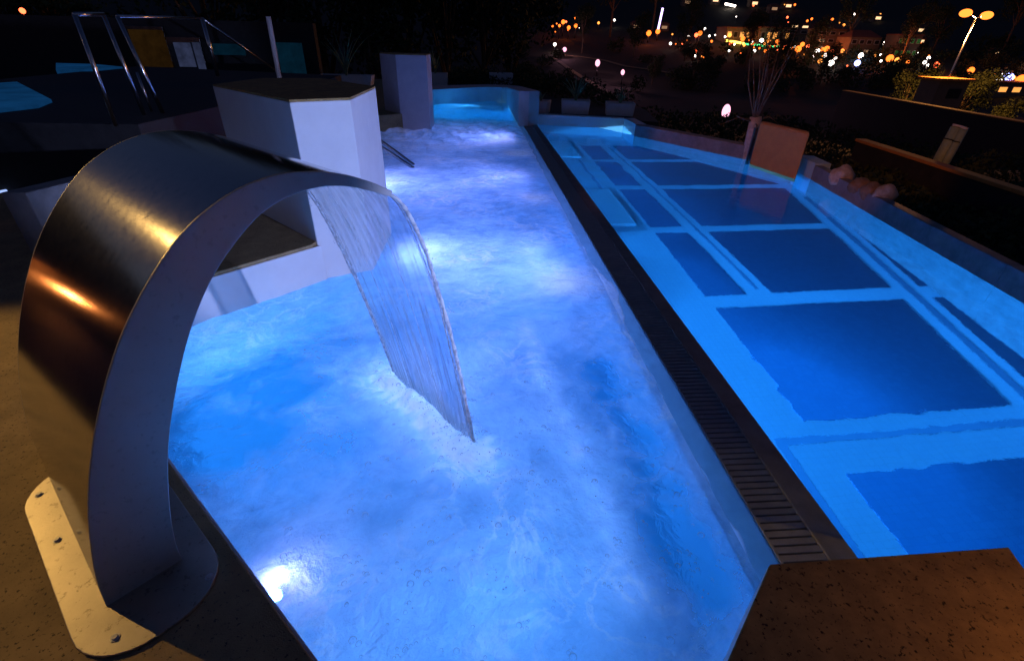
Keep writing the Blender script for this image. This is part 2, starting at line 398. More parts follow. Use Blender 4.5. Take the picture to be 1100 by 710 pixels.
# ------------------------------------------------------------------ water surfaces
def water_grid(name, xs, ys, zf, mat, foamf=None, kind='structure', mask=None):
    nx, ny = len(xs), len(ys)
    vs = []; fo = []
    for y in ys:
        for x in xs:
            vs.append((x, y, zf(x, y)))
            if foamf: fo.append(foamf(x, y))
    fs = []
    for j in range(ny - 1):
        for i in range(nx - 1):
            if mask and not mask((xs[i] + xs[i + 1]) / 2, (ys[j] + ys[j + 1]) / 2): continue
            a = j * nx + i; fs.append((a, a + 1, a + nx + 1, a + nx))
    me = bpy.data.meshes.new(name); me.from_pydata(vs, [], fs); me.materials.append(mat)
    me.polygons.foreach_set('use_smooth', [True] * len(fs))
    if foamf:
        at_ = me.attributes.new('foam', 'FLOAT', 'POINT'); at_.data.foreach_set('value', fo)
    o = link(bpy.data.objects.new(name, me)); o['kind'] = kind; return o
def grow(a, b, s0, k):
    out = [a]; s_ = s0
    while out[-1] < b: out.append(out[-1] + s_); s_ *= k
    out[-1] = b; return out
PL = Vector((-.37, 2.52))      # middle of the plunge line
def seg_d(x, y, a, b):
    ax, ay = a; bx, by = b; dx, dy = bx - ax, by - ay
    t = max(0, min(1, ((x - ax) * dx + (y - ay) * dy) / (dx * dx + dy * dy)))
    return math.hypot(x - ax - t * dx, y - ay - t * dy)
def sst(a, b, x):
    t = max(0, min(1, (x - a) / (b - a))); return t * t * (3 - 2 * t)
def fbm(x, y, s, o=4, z=0):
    return noise.fractal((x * s, y * s, z), 1.0, 2.1, o)
PA, PB = (-.05, 2.16), (-.66, 2.95)
def tub_z(x, y):
    dpl = seg_d(x, y, PA, PB)
    wx, wy = x + .25 * fbm(x, y, .9, 3, 5), y + .25 * fbm(x, y, .9, 3, 9)
    z = .016 * fbm(wx, wy, 1.5, 4) + .007 * fbm(wx, wy, 6, 3, 2)
    z += .035 * math.exp(-(dpl / .16) ** 2) * (1 + fbm(x, y, 14, 3))
    z += .010 * math.cos(dpl * 26) * math.exp(-(dpl / .6) ** 2)
    far = sst(11.5, 13.5, y) * (1 - sst(15.4, 16.4, y))
    z += far * .10 * abs(fbm(x, y, 1.7, 5, 4))
    near = sst(3, 1.0, y)
    z += near * .018 * (1 - abs(fbm(wx, wy, 2.6, 4, 7)))
    edge = sst(1.335, 1.15, x)
    return -.004 + z * (.25 + .75 * edge)
def tub_foam(x, y):
    f = .62 + .30 * fbm(x, y, .55, 3, 1)
    f += .10 * fbm(x, y, 2.0, 4, 6)
    f -= .85 * math.exp(-((x + 1.7) ** 2 + (y - 2.6) ** 2) / .7)         # clear corner on the left
    f -= .95 * math.exp(-((seg_d(x, y, (.98, 3.0), (1.05, 1.3)) / .20) ** 2)) * (.45 + .9 * abs(fbm(x, y, 2.2, 4, 11)))
    f += .45 * math.exp(-((seg_d(x, y, (.42, 3.7), (.72, 1.2)) / .10) ** 2)) * (.6 + .8 * abs(fbm(x, y, 3, 3, 8)))
    dpl = seg_d(x, y, PA, PB)
    f += .9 * math.exp(-(dpl / .19) ** 2) * (.7 + .9 * abs(fbm(x, y, 9, 4, 12)))
    for cy in (5.4, 9.0, 13.0): f += .8 * math.exp(-((x - .98) ** 2 + (y - cy * .85) ** 2) / .16)
    f -= .5 * math.exp(-((x + .9) ** 2 + (y - 1.33) ** 2) / .006)
    f += .30 * sst(9, 13, y) * (1 - sst(15, 16.2, y))
    f -= .55 * sst(15.2, 16.6, y)
    return max(0, min(1.4, f))
ys = grow(-.2, 5.0, .026, 1.0) + grow(5.0, 21.2, .03, 1.012)[1:]
xs = list(np.linspace(-3.2, 1.338, 160))
def tub_mask(x, y):
    if x + y < .24 and x < 1.3: return False
    if y - x > 6.3 and y < 4.66: return False
    if y > 20.4 and x > 1.0: return False
    return True
water_grid('hot_tub_water', xs, ys, tub_z, M['tubwater'], tub_foam, mask=tub_mask)

# thin sheet of water creeping over the lip
def lipz(x, y):
    return -.008 + .0015 * fbm(x, y, 5, 3) - .004 * max(0, x - 1.47) / .03 + (.006 if x < 1.35 else 0)
def lip_foam(x, y):
    r = 1.34 + .05 * fbm(3, y, 3, 4, 2) + .13 * math.exp(-((y - 4.35) / .45) ** 2) + .04 * sst(9, 12, y)
    return -.25 + 1.2 * sst(r + .02, r - .03, x)
M['lipwater'] = water_mat('lip_water', (.35, .75, 1.0), (.62, .80, 1.0), bscale=14, bstr=.25, bdist=.006)
water_grid('overflow_water', [1.338, 1.348, 1.36, 1.375, 1.39, 1.405, 1.42, 1.435, 1.45, 1.475, 1.50], grow(.2, 15, .03, 1.004), lipz, M['lipwater'], lip_foam)
M['foam'] = None
m, n, out = newmat('white_foam'); L = n.links.new
tr = nd(n, 'ShaderNodeBsdfTranslucent'); tr.inputs[0].default_value = (.8, .88, 1, 1)
di = nd(n, 'ShaderNodeBsdfDiffuse'); di.inputs[0].default_value = (.85, .88, .92, 1)
gl = nd(n, 'ShaderNodeBsdfGlossy', i_Roughness=.1)
a1 = nd(n, 'ShaderNodeMixShader', i_0=.4); L(tr.outputs[0], a1.inputs[1]); L(di.outputs[0], a1.inputs[2])
a2 = nd(n, 'ShaderNodeMixShader', i_0=.15); L(a1.outputs[0], a2.inputs[1]); L(gl.outputs[0], a2.inputs[2]); tp = nd(n, 'ShaderNodeBsdfTransparent'); a3 = nd(n, 'ShaderNodeMixShader', i_0=.55); L(tp.outputs[0], a3.inputs[1]); L(a2.outputs[0], a3.inputs[2]); L(a3.outputs[0], out.inputs[0])
M['foam'] = m

def pool_z(x, y):
    z = .0028 * fbm(x, y, 1.1, 2) + .00035 * fbm(x, y, 4, 2, 3)
    z += .0009 * fbm(x, y, 7, 3, 4) * math.exp(-((x - 2.3) ** 2 + (y - 2.7) ** 2) / .35)
    for (cx, cy, am, fr, rd) in ((2.62, 2.95, .0013, 40, .6), (2.95, 2.15, .0011, 34, .5), (3.2, 2.5, .0004, 44, .4), (2.5, 9.8, .003, 12, 1.2), (3.9, 8.6, .002, 10, 1.2)):
        d = math.hypot(x - cx, y - cy); z += am * math.sin(d * fr) * math.exp(-(d / rd) ** 2)
    return -.055 + z
ysp = grow(-1.0, 5.0, .028, 1.0) + grow(5.0, 15.9, .03, 1.012)[1:]
xsp = list(np.linspace(1.905, 4.4, 110)) + list(np.linspace(4.42, 6.9, 60))
water_grid('pool_water', xsp, ysp, pool_z, M['poolwater'],
           mask=lambda x, y: x < (5.02 + .17 * (y + .1) + .05 if y < 9.15 else (6.8 - (y - 9.6) * .58 + .15)) and y < 16)

# bubbles and froth drifting on the hot tub
m, n, out = newmat('bubble_film'); L = n.links.new
film = nd(n, 'ShaderNodeBsdfTranslucent'); film.inputs[0].default_value = (1, 1, 1, 1)
tp = nd(n, 'ShaderNodeBsdfTransparent'); gl = nd(n, 'ShaderNodeBsdfGlossy', i_Roughness=.05); fr = nd(n, 'ShaderNodeLayerWeight', i_Blend=.45)
mx = nd(n, 'ShaderNodeMixShader'); mg = nd(n, 'ShaderNodeMixShader', i_0=.6); L(gl.outputs[0], mg.inputs[1]); L(film.outputs[0], mg.inputs[2])
L(fr.outputs['Facing'], mx.inputs[0]); L(tp.outputs[0], mx.inputs[1]); L(mg.outputs[0], mx.inputs[2]); L(mx.outputs[0], out.inputs[0])
M['bubble'] = m
bb = MB()
def dome(mb, x, y, r):
    z0 = tub_z(x, y); prof = [(max(1e-4, r * math.cos(t)), r * .8 * math.sin(t)) for t in (0, .3, .6, .9, 1.2, 1.45, 1.57)]
    mb.lathe(prof, n=14, c=(x, y, z0 - .001))
for k in range(260):
    x, y = rnd.uniform(-1.2, 1.25), rnd.uniform(.8, 3.2)
    if x + y < .45: continue
    dome(bb, x, y, rnd.choice((.007, .009, .011, .014, .018)))
    for q in range(rnd.choice((0, 0, 1, 3, 6))):
        dome(bb, x + rnd.gauss(0, .02), y + rnd.gauss(0, .025), rnd.uniform(.004, .009))
tag(bb.build('bubbles', M['bubble'], smooth=True), kind='stuff')
fr_ = MB()
def froth(x, y, r):
    fr_.ball((x, y, tub_z(x, y) + r * .2), r, n=5)
for k in range(150):
    t_ = rnd.random(); a = Vector(PA) * (1 - t_) + Vector(PB) * t_
    dd = abs(rnd.gauss(0, .055)); s_ = rnd.choice((-1, 1))
    x = a.x + .7 * dd * s_ + rnd.gauss(0, .018); y = a.y + .7 * dd * s_ + rnd.gauss(0, .018)
    r = rnd.uniform(.0015, .004)
    z = tub_z(x, y) + max(0, rnd.gauss(0, .035)) * (1 - min(1, dd / .12))
    fr_.ball((x, y, z), r, n=4)
for (cx, cy, sx, n_) in ((-.55, 2.1, .16, 160), (-.15, 1.85, .14, 160), (.15, 2.0, .15, 140), (-.9, 2.35, .12, 60), (.1, 1.5, .2, 90), (-.3, 1.55, .2, 70), (.6, 1.9, .18, 60), (.9, 1.2, .16, 60)):
    for k in range(n_):
        x = cx + rnd.gauss(0, sx); y = cy + rnd.gauss(0, sx * .8)
        if noise.noise((x * 9, y * 9, 0)) > -.05 and x + y > .4: froth(x, y, rnd.uniform(.0015, .0045))
tag(fr_.build('froth', M['foam'], smooth=True), kind='stuff')

# ------------------------------------------------------------------ the spout
L0 = Vector((-.352, 2.072, 0)); E_ = Vector((-1, 1, 0)).normalized(); D_ = Vector((1, 1, 0)).normalized()
SW = 1.16
def P3(s, w, z): return L0 + D_ * s + E_ * w + Vector((0, 0, z))
outer = [(.015, 1.63), (-.115, 1.70), (-.27, 1.755), (-.445, 1.775), (-.61, 1.745), (-.77, 1.665), (-.905, 1.545), (-1.035, 1.39), (-1.15, 1.205), (-1.25, 1.0), (-1.325, .80), (-1.385, .575), (-1.41, .404)]
inner = [(.008, 1.605), (-.155, 1.675), (-.30, 1.705), (-.45, 1.690), (-.58, 1.630), (-.735, 1.495), (-.86, 1.325), (-.975, 1.105), (-1.06, .895), (-1.125, .66), (-1.155, .50), (-1.16, .404)]
def crs(p, k=6):
    o_ = []
    for i in range(len(p) - 1):
        a, b, c, d = p[max(0, i - 1)], p[i], p[i + 1], p[min(len(p) - 1, i + 2)]
        for j in range(k):
            t = j / k
            o_.append(tuple(.5 * ((2 * b[q]) + (-a[q] + c[q]) * t + (2 * a[q] - 5 * b[q] + 4 * c[q] - d[q]) * t * t + (-a[q] + 3 * b[q] - 3 * c[q] + d[q]) * t ** 3) for q in (0, 1)))
    o_.append(p[-1]); return o_
O, I = crs(outer), crs(inner)
spo = empty('water_spout', P3(-1.3, .6, .4)); inv = Matrix.Translation(-spo.location)
tag(spo, 'tall curved stainless steel spout arching over the hot tub and pouring a sheet of water', 'water spout')
def sheet(name, prof, w0, w1, th, sgn):
    mb = MB(); n_ = len(prof); nw = 10; vs = []
    for lay in (0, 1):
        for i, (s, z) in enumerate(prof):
            a = prof[max(0, i - 1)]; b = prof[min(n_ - 1, i + 1)]; t = Vector((b[0] - a[0], b[1] - a[1])).normalized(); nn = Vector((-t.y, t.x)) * sgn * th * lay
            for k in range(nw + 1):
                wv = w0 + (w1 - w0) * k / nw
                vs.append(inv @ P3(s + nn.x, wv, z + nn.y))
    fs = []; N = n_ * (nw + 1)
    for i in range(n_ - 1):
        for k in range(nw):
            a = i * (nw + 1) + k; q = (a, a + 1, a + nw + 2, a + nw + 1); fs.append(q); fs.append(tuple(N + x for x in q[::-1]))
    for i in range(n_ - 1):
        for k in (0, nw):
            a = i * (nw + 1) + k; b = a + nw + 1; fs.append((a, b, N + b, N + a))
    for k in range(nw):
        for i in (0, n_ - 1):
            a = i * (nw + 1) + k; fs.append((a, a + 1, N + a + 1, N + a))
    mb.add(vs, fs); o = mb.build(name, M['steel'], spo, smooth=True)
    bm = bmesh.new(); bm.from_mesh(o.data); bmesh.ops.recalc_face_normals(bm, faces=bm.faces); bm.to_mesh(o.data); bm.free()
    es = o.modifiers.new('split', 'EDGE_SPLIT'); es.split_angle = R(40)
    return o
sheet('outer_shell', O, .006, SW - .006, .006, 1)
sheet('inner_shell', I, .006, SW - .006, .006, -1)
for w0 in (-.004, SW - .006):
    mb = MB(); n_ = min(len(O), len(I))
    Oi = [O[round(i * (len(O) - 1) / 60)] for i in range(61)]; Ii = [I[round(i * (len(I) - 1) / 60)] for i in range(61)]
    vs = [];
    for wv in (w0, w0 + .010):
        vs += [inv @ P3(s, wv, z) for s, z in Oi] + [inv @ P3(s, wv, z) for s, z in Ii]
    fs = []
    for i in range(60):
        fs.append((i, i + 1, 61 + i + 1, 61 + i)); fs.append((122 + i, 122 + 61 + i, 122 + 61 + i + 1, 122 + i + 1))
        fs.append((i, 122 + i, 122 + i + 1, i + 1)); fs.append((61 + i, 61 + i + 1, 183 + i + 1, 183 + i))
    fs += [(0, 61, 183, 122), (60, 182, 243, 121)]
    mb.add(vs, fs); o = mb.build('side_panel', M['satin'], spo)
    bm = bmesh.new(); bm.from_mesh(o.data); bmesh.ops.recalc_face_normals(bm, faces=bm.faces); bm.to_mesh(o.data); bm.free()
    bv = o.modifiers.new('bevel', 'BEVEL'); bv.width = .003; bv.segments = 2; bv.limit_method = 'ANGLE'
def rounded(s0, s1, w0, w1, r, n_=8):
    o_ = []
    for cx, cy, a0 in ((s1 - r, w1 - r, 0), (s0 + r, w1 - r, 90), (s0 + r, w0 + r, 180), (s1 - r, w0 + r, 270)):
        for k in range(n_ + 1):
            a = R(a0 + 90 * k / n_); o_.append((cx + r * math.cos(a), cy + r * math.sin(a)))
    return o_
mb = MB(); pts = [P3(a, b, 0) - spo.location for a, b in rounded(-1.52, -1.06, -.25, .92, .2)]
mb.prism([(p.x, p.y) for p in pts], .0, .012)
fg = mb.build('base_flange', M['flange'], spo, bevel=.003)
for (s, wv) in ((-1.46, .46), (-1.42, -.15), (-1.12, -.16), (-1.46, .80)):
    q = P3(s, wv, .4) - spo.location
    mb = MB(); mb.lathe([(.0001, .019), (.008, .019), (.010, .017), (.010, .0145), (.015, .0145), (.015, .0125)], n=12, c=(q.x, q.y, 0))
    mb.build('bolt', M['satin'], fg)

# sheet of falling water
m, n, out = newmat('falling_water'); L = n.links.new
uv = nd(n, 'ShaderNodeUVMap', uv_map='flow')
mp = nd(n, 'ShaderNodeMapping'); mp.inputs['Scale'].default_value = (16, 1.1, 1); L(uv.outputs[0], mp.inputs[0])
a = nd(n, 'ShaderNodeTexNoise', i_Scale=1.0, i_Detail=6, i_Roughness=.62, i_Distortion=.5); L(mp.outputs[0], a.inputs['Vector'])
mp2 = nd(n, 'ShaderNodeMapping'); mp2.inputs['Scale'].default_value = (34, 3.4, 1); L(uv.outputs[0], mp2.inputs[0])
a2 = nd(n, 'ShaderNodeTexNoise', i_Scale=1.0, i_Detail=4, i_Roughness=.6); L(mp2.outputs[0], a2.inputs['Vector'])
bu = nd(n, 'ShaderNodeBump', i_Strength=.5, i_Distance=.01); L(a.outputs[0], bu.inputs['Height'])
st = ramp(n, a2.outputs[0], [(.48, (.02, .02, .02)), (.70, (.42, .42, .42))])
sx = nd(n, 'ShaderNodeSeparateXYZ'); L(uv.outputs[0], sx.inputs[0])
dn = nd(n, 'ShaderNodeMapRange', i_1=.7, i_2=1.0, i_3=0, i_4=.8); L(sx.outputs['Y'], dn.inputs[0])
dm = nd(n, 'ShaderNodeMath', operation='MULTIPLY'); L(dn.outputs[0], dm.inputs[0]); L(a.outputs[0], dm.inputs[1])
ad = nd(n, 'ShaderNodeMath', operation='ADD', use_clamp=True); L(st, ad.inputs[0]); L(dm.outputs[0], ad.inputs[1])
tp = nd(n, 'ShaderNodeBsdfTransparent'); tp.inputs[0].default_value = (.93, .97, 1, 1)
rf = nd(n, 'ShaderNodeBsdfRefraction', i_IOR=1.05, i_Roughness=.01); rf.inputs[0].default_value = (.9, .95, 1, 1); L(bu.outputs[0], rf.inputs['Normal'])
gl = nd(n, 'ShaderNodeBsdfGlossy', i_Roughness=.06); L(bu.outputs[0], gl.inputs['Normal'])
lw = nd(n, 'ShaderNodeLayerWeight', i_Blend=.3); L(bu.outputs[0], lw.inputs['Normal'])
fr = nd(n, 'ShaderNodeMath', operation='POWER', i_1=3.0); L(lw.outputs['Facing'], fr.inputs[0])
fr_s = nd(n, 'ShaderNodeMath', operation='MULTIPLY_ADD', i_1=.30, i_2=.02); L(fr.outputs[0], fr_s.inputs[0]); fr = fr_s
tl = nd(n, 'ShaderNodeBsdfTranslucent'); tl.inputs[0].default_value = (.72, .93, 1, 1)
df = nd(n, 'ShaderNodeBsdfDiffuse'); df.inputs[0].default_value = (.78, .93, 1, 1)
m0 = nd(n, 'ShaderNodeMixShader', i_0=.12); L(tp.outputs[0], m0.inputs[1]); L(rf.outputs[0], m0.inputs[2])
m1 = nd(n, 'ShaderNodeMixShader', i_0=.25); L(tl.outputs[0], m1.inputs[1]); L(df.outputs[0], m1.inputs[2])
m2 = nd(n, 'ShaderNodeMixShader'); L(ad.outputs[0], m2.inputs[0]); L(m0.outputs[0], m2.inputs[1]); L(m1.outputs[0], m2.inputs[2])
m3 = nd(n, 'ShaderNodeMixShader'); L(fr.outputs[0], m3.inputs[0]); L(m2.outputs[0], m3.inputs[1]); L(gl.outputs[0], m3.inputs[2])
L(m3.outputs[0], out.inputs[0]); M['fall'] = m
def fallp(k, wn):
    "k 0..1 down the fall, wn 0..1 across it"
    s = (.34 + .12 * wn) * k; z = 1.612 - 1.63 * k * k
    w_ = .012 + 1.10 * wn + k ** 1.3 * (-.13 - .14 * wn)
    nz = fbm(wn * 6, k * .9, 1, 3)
    j = .014 * nz * (.25 + k) + .022 * math.sin(wn * 11 + k * 2) * k * .5
    ragged = .10 * fbm(wn * 5, 3, 1, 3) * k ** 6
    return P3(s + j, w_ + .008 * fbm(k * 6, wn * 20, 1, 3, 2) * k, z - ragged * .2)
NK, NW = 70, 90; vs = []; uvs = []
for i in range(NK + 1):
    k = (i / NK) ** .8
    for j in range(NW + 1): vs.append(fallp(k, j / NW)); uvs.append((j / NW, k))
fs = []
for i in range(NK):
    for j in range(NW): a = i * (NW + 1) + j; fs.append((a, a + 1, a + NW + 2, a + NW + 1))
wf = empty('waterfall', P3(.2, .5, 0))
tag(wf, 'glassy sheet of water falling from the steel spout into the hot tub', 'waterfall')
me = bpy.data.meshes.new('water_sheet'); me.from_pydata([tuple(v - wf.location) for v in vs], [], fs); me.materials.append(M['fall'])
ul = me.uv_layers.new(name='flow')
for li, l in enumerate(me.loops): ul.data[li].uv = uvs[l.vertex_index]
me.polygons.foreach_set('use_smooth', [True] * len(fs))
o = link(bpy.data.objects.new('water_sheet', me)); o.parent = wf
so = o.modifiers.new('solid', 'SOLIDIFY'); so.thickness = .006
m, n, out = newmat('clear_water_cord'); L = n.links.new
g1 = nd(n, 'ShaderNodeBsdfGlass', i_IOR=1.12, i_Roughness=.02); tl = nd(n, 'ShaderNodeBsdfTranslucent'); tl.inputs[0].default_value = (.9, .95, 1, 1)
tc = nd(n, 'ShaderNodeTexCoord'); a = nd(n, 'ShaderNodeTexNoise', i_Scale=22, i_Detail=3); L(tc.outputs['Object'], a.inputs['Vector'])
fc = ramp(n, a.outputs[0], [(.40, (.45, .45, .45)), (.58, (1, 1, 1))])
df = nd(n, 'ShaderNodeBsdfDiffuse'); df.inputs[0].default_value = (.95, .98, 1, 1)
mx = nd(n, 'ShaderNodeMixShader'); L(fc, mx.inputs[0]); L(g1.outputs[0], mx.inputs[1]); mdf = nd(n, 'ShaderNodeMixShader', i_0=.6); L(tl.outputs[0], mdf.inputs[1]); L(df.outputs[0], mdf.inputs[2]); L(mdf.outputs[0], mx.inputs[2]); L(mx.outputs[0], out.inputs[0]); M['cord'] = m
for wn, r0 in ((0.0, .012), (1.0, .010), (.045, .004), (.95, .0045), (.31, .002), (.68, .002)):
    mb = MB(); pts = [fallp(k / 80, wn) - wf.location for k in range(2, 81)]
    mb.tube(pts, [r0 * (.55 + .45 * abs(math.sin(i * .9 + 2.1 * math.sin(i * .31))) * (1 if i > 8 else .5)) for i in range(len(pts))], n=8)
    mb.build('edge_cord', M['cord'], wf, smooth=True)

dr = MB()
for k in range(380):
    wn = rnd.random(); p = fallp(1.0, wn); ex = rnd.expovariate(1) * .035
    q = p + D_ * rnd.gauss(.02, .05) + E_ * rnd.gauss(0, .03); r = rnd.uniform(.0015, .0045)
    dr.ball((q.x - wf.location.x, q.y - wf.location.y, tub_z(q.x, q.y) + ex - wf.location.z), r, n=5)
for k in range(160):
    kk = rnd.uniform(.25, 1); sd = rnd.choice((0, 1)); p = fallp(kk, sd); off = (-1 if sd == 0 else 1) * abs(rnd.gauss(0, .012 + .02 * kk))
    q = p + E_ * off + D_ * rnd.gauss(0, .015) - wf.location; dr.ball(q, rnd.uniform(.0015, .004), n=5)
o = dr.build('droplets', M['cord'], wf, smooth=True); o['kind'] = 'stuff'

# ------------------------------------------------------------------ white blocks, column, brown block
def block(name, poly, z0, z1, ms, mt, label, cat, cap=.02, group=None):
    cx = sum(p[0] for p in poly) / len(poly); cy = sum(p[1] for p in poly) / len(poly)
    e = empty(name, (cx, cy, z0)); pl = [(p[0] - cx, p[1] - cy) for p in poly]
    mb = MB(); mb.prism(pl, 0, z1 - z0 - cap); mb.build('wall', ms, e, bevel=.008)
    k = 1 - .006 / max(.3, max(math.hypot(*p) for p in pl))
    mb = MB(); mb.prism([(p[0] * k, p[1] * k) for p in pl], z1 - z0 - cap, z1 - z0); mb.build('top', mt, e, bevel=.004)
    return tag(e, label, cat, group)
block('masonry_block', [(-1.56, 4.70), (-1.10, 4.95), (-1.06, 6.09), (-1.90, 7.09), (-2.58, 6.9), (-2.75, 5.98)], TUB_Z, 1.69, M['render'], M['brown_top'],
      'white faceted masonry block with a dark brown top, behind the steel spout', 'wall')
block('column', [(-1.86, 13.95), (-1.10, 13.95), (-1.05, 14.75), (-2.2, 15.0), (-2.35, 14.6)], -1.2, 1.76, M['pinkrender'], M['brown_top'],
      'tall greyish pink rendered column standing in the foaming water beyond the white block', 'column')
block('masonry_block', [(1.17, 1.10), (2.24, 1.115), (2.21, 1.02), (2.6, -.6), (.0, -.6), (.03, -.04)], -1.25, .4, M['render'], M['brown_top'],
      'low block with a speckled brown top in the near right corner', 'wall')

# handrail going down into the hot tub
hr = empty('handrail', (-1.25, 10, 0))
tag(hr, 'pair of dark steel tubes slanting down into the foaming water beside the white block', 'handrail')
for k, (a, b) in enumerate((((411, 153), (444, 177)), ((411, 159), (443, 180)))):
    B_ = at(*b, 0); A_ = aty(a[0], a[1], B_.y - .3)
    dirv = (A_ - B_); mb = MB(); mb.tube([B_ - dirv * .35 - hr.location, B_ - hr.location, A_ + dirv * .8 - hr.location], .03, n=8); mb.build('rail', M['darkmetal'], hr, smooth=True)

# ------------------------------------------------------------------ planters and spiky plants behind the pools
def spiky(name, c, n_, h, label, spread=.5):
    mb = MB()
    for k in range(n_):
        a = rnd.uniform(0, 6.28); lean = rnd.uniform(.15, spread + .25); hh = h * rnd.uniform(.55, 1.05)
        d = Vector((math.cos(a), math.sin(a), 0)); pr = Vector((-d.y, d.x, 0)); prev = None; w0 = .035 * rnd.uniform(.7, 1.2)
        for i in range(7):
            t = i / 6; p = d * (lean * hh * t ** 1.6) + Vector((0, 0, hh * (t - .25 * lean * t * t))); ww = w0 * (1 - t) ** .7 + .002
            cur = (p - pr * ww, p + pr * ww, p + d * ww * .5 + Vector((0, 0, -ww)))
            if prev:
                b = len(mb.v); mb.v += [tuple(x) for x in prev + cur]
                mb.f += [(b, b + 1, b + 4, b + 3), (b, b + 3, b + 5, b + 2), (b + 1, b + 2, b + 5, b + 4)]; mb.m += [0] * 3
            prev = cur
    o = mb.build(name, M['aloe'], smooth=True); o.location = c
    return tag(o, label, 'plant', 'spiky plants in the planters')
def planter(a, b, h, dp, label, plab, n_=16, ph=.7):
    "a, b: world points of the near bottom edge"
    a = Vector(a); b = Vector(b); d = (b - a); ln = d.length; d.normalize(); nn = Vector((-d.y, d.x, 0))
    if nn.y < 0: nn = -nn
    c = (a + b) / 2 + nn * dp / 2; e = empty('planter', (c.x, c.y, a.z), math.atan2(d.y, d.x)); hl, hd = ln / 2, dp / 2
    mb = MB(); k = .92
    def ring(x, y, z): return [(-x, -y, z), (x, -y, z), (x, y, z), (-x, y, z)]
    vs = ring(hl * k, hd * k, 0) + ring(hl, hd, h) + ring(hl - .035, hd - .035, h) + ring(hl - .035, hd - .035, h - .06)
    fs = [(3, 2, 1, 0)]
    for q in range(3):
        for i in range(4):
            j = (i + 1) % 4; fs.append((q * 4 + i, q * 4 + j, q * 4 + 4 + j, q * 4 + 4 + i))
    mb.add(vs, fs); mb.build('tub', M['planter'], e, bevel=.006)
    mb = MB(); mb.box(-hl + .036, hl - .036, -hd + .036, hd - .036, h - .09, h - .05); mb.build('soil', M['earth'], e)
    tag(e, label, 'planter', 'planters behind the pools')
    if plab: spiky('spiky_plant', (c.x, c.y, a.z + h - .06), n_, ph, plab)
ZP = .18
t = MB(); t.prism([(1.4, 15.9), (5.4, 14.7), (5.9, 17.6), (2.5, 30), (-1.8, 30), (-1.7, 22.2), (1.5, 22.3)], -3.6, ZP - .003); tag(t.build('planting_terrace', M['slate']), kind='structure')
def pl2(u0, u1, v, h, label, plab, ztop=ZP, n_=16, ph=.7, dp=.55):
    planter(at(u0, v, ztop), at(u1, v + 1.2, ztop), h, dp, label, plab, n_, ph)
pl2(569, 587, 122.0, .36, 'leftmost of the three low planters beyond the calm pool, half hidden by the grey wall', 'faint low spiky plant in the leftmost planter beyond the calm pool', n_=9, ph=.4)
pl2(602, 633, 122.5, .38, 'middle one of the three low grey planters beyond the calm pool', 'bluish spiky plant in the middle planter beyond the calm pool', n_=24, ph=.85)
pl2(650, 681, 124.5, .36, 'rightmost low grey planter beyond the calm pool, above the corner pier', 'dim spiky plant in the rightmost planter beyond the calm pool', n_=14, ph=.55)
def plfar(u0, u1, vt, vb, y, label, plab, n_=18, ph=1.1):
    a = aty(u0, vb, y); b = aty(u1, vb, y); h = aty(u0, vt, y).z - a.z
    planter((a.x, a.y, a.z), (b.x, b.y, a.z), h, .7, label, plab, n_, ph)
plfar(342, 400, 81, 92, 18.5, 'long white planter between the white block and the column', 'tall pale stalky plant in the white planter left of the column', 14, 1.5)
plfar(455, 481, 79, 97, 23.0, 'grey planter beside the right edge of the column', 'dark spiky plant behind the right edge of the column', 12, 1.1)
plfar(526, 551, 79, 95, 24.0, 'brownish planter above the curved end wall', None)

# ------------------------------------------------------------------ left background: landing, rails, lit water
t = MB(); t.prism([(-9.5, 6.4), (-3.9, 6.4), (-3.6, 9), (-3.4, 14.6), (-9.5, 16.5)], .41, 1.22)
tag(t.build('landing', M['slate'], bevel=.01), kind='structure')  # concrete landing coloured near-black in place of shade
t = MB(); t.prism([(-3.9, 4.3), (-3.7, 4.3), (-3.0, 6.2), (-3.2, 6.3)], .41, 1.0)  # unseen wall added to keep lamp light off the platform
tag(t.build('shade_wall', M['concrete'], bevel=.01), 'added low wall behind the steel spout, shading the platform', 'wall')
rl = empty('railing', at(125, 135, 1.25))
tag(rl, 'steel railing with upright posts and a slanting handrail, upper left behind the spout', 'railing')
def post(u0, v0, u1, v1, z0=1.22, r=.024, mat='tube'):
    b = at(u1, v1, z0); top = aty(u0, v0, b.y); top.x = b.x + (top.x - b.x); mb = MB()
    mb.tube([b - rl.location, top - rl.location], r, n=8); mb.build('post', M[mat], rl, smooth=True); return top
A = post(80, 16, 125, 136); Bt = post(111, 16, 155, 124); Ct = post(126, 18, 175, 122); Dt = post(217, 20, 234, 82, r=.045)
post(147, 78, 163, 120, r=.016)
mb = MB(); mb.tube([A - rl.location, Bt - rl.location], .024, n=8); mb.build('top_rail', M['tube'], rl, smooth=True)
mb = MB(); mb.tube([Ct - rl.location, Dt - rl.location], .022, n=8); mb.build('top_rail', M['tube'], rl, smooth=True)
mb = MB(); mb.tube([Dt - rl.location, aty(306, 83, 16.5) - rl.location], .03, n=8); mb.build('handrail', M['tube'], rl, smooth=True)
e = at(300, 84, 1.22); tp_ = aty(288, 18, e.y); mb = MB(); mb.tube([(0, 0, 0), tp_ - e], .055, n=10)
o = mb.build('post', M['pinkrender'], smooth=True); o.location = e; tag(o, 'single pinkish upright post left of the white block, leaning over the handrail end', 'post')

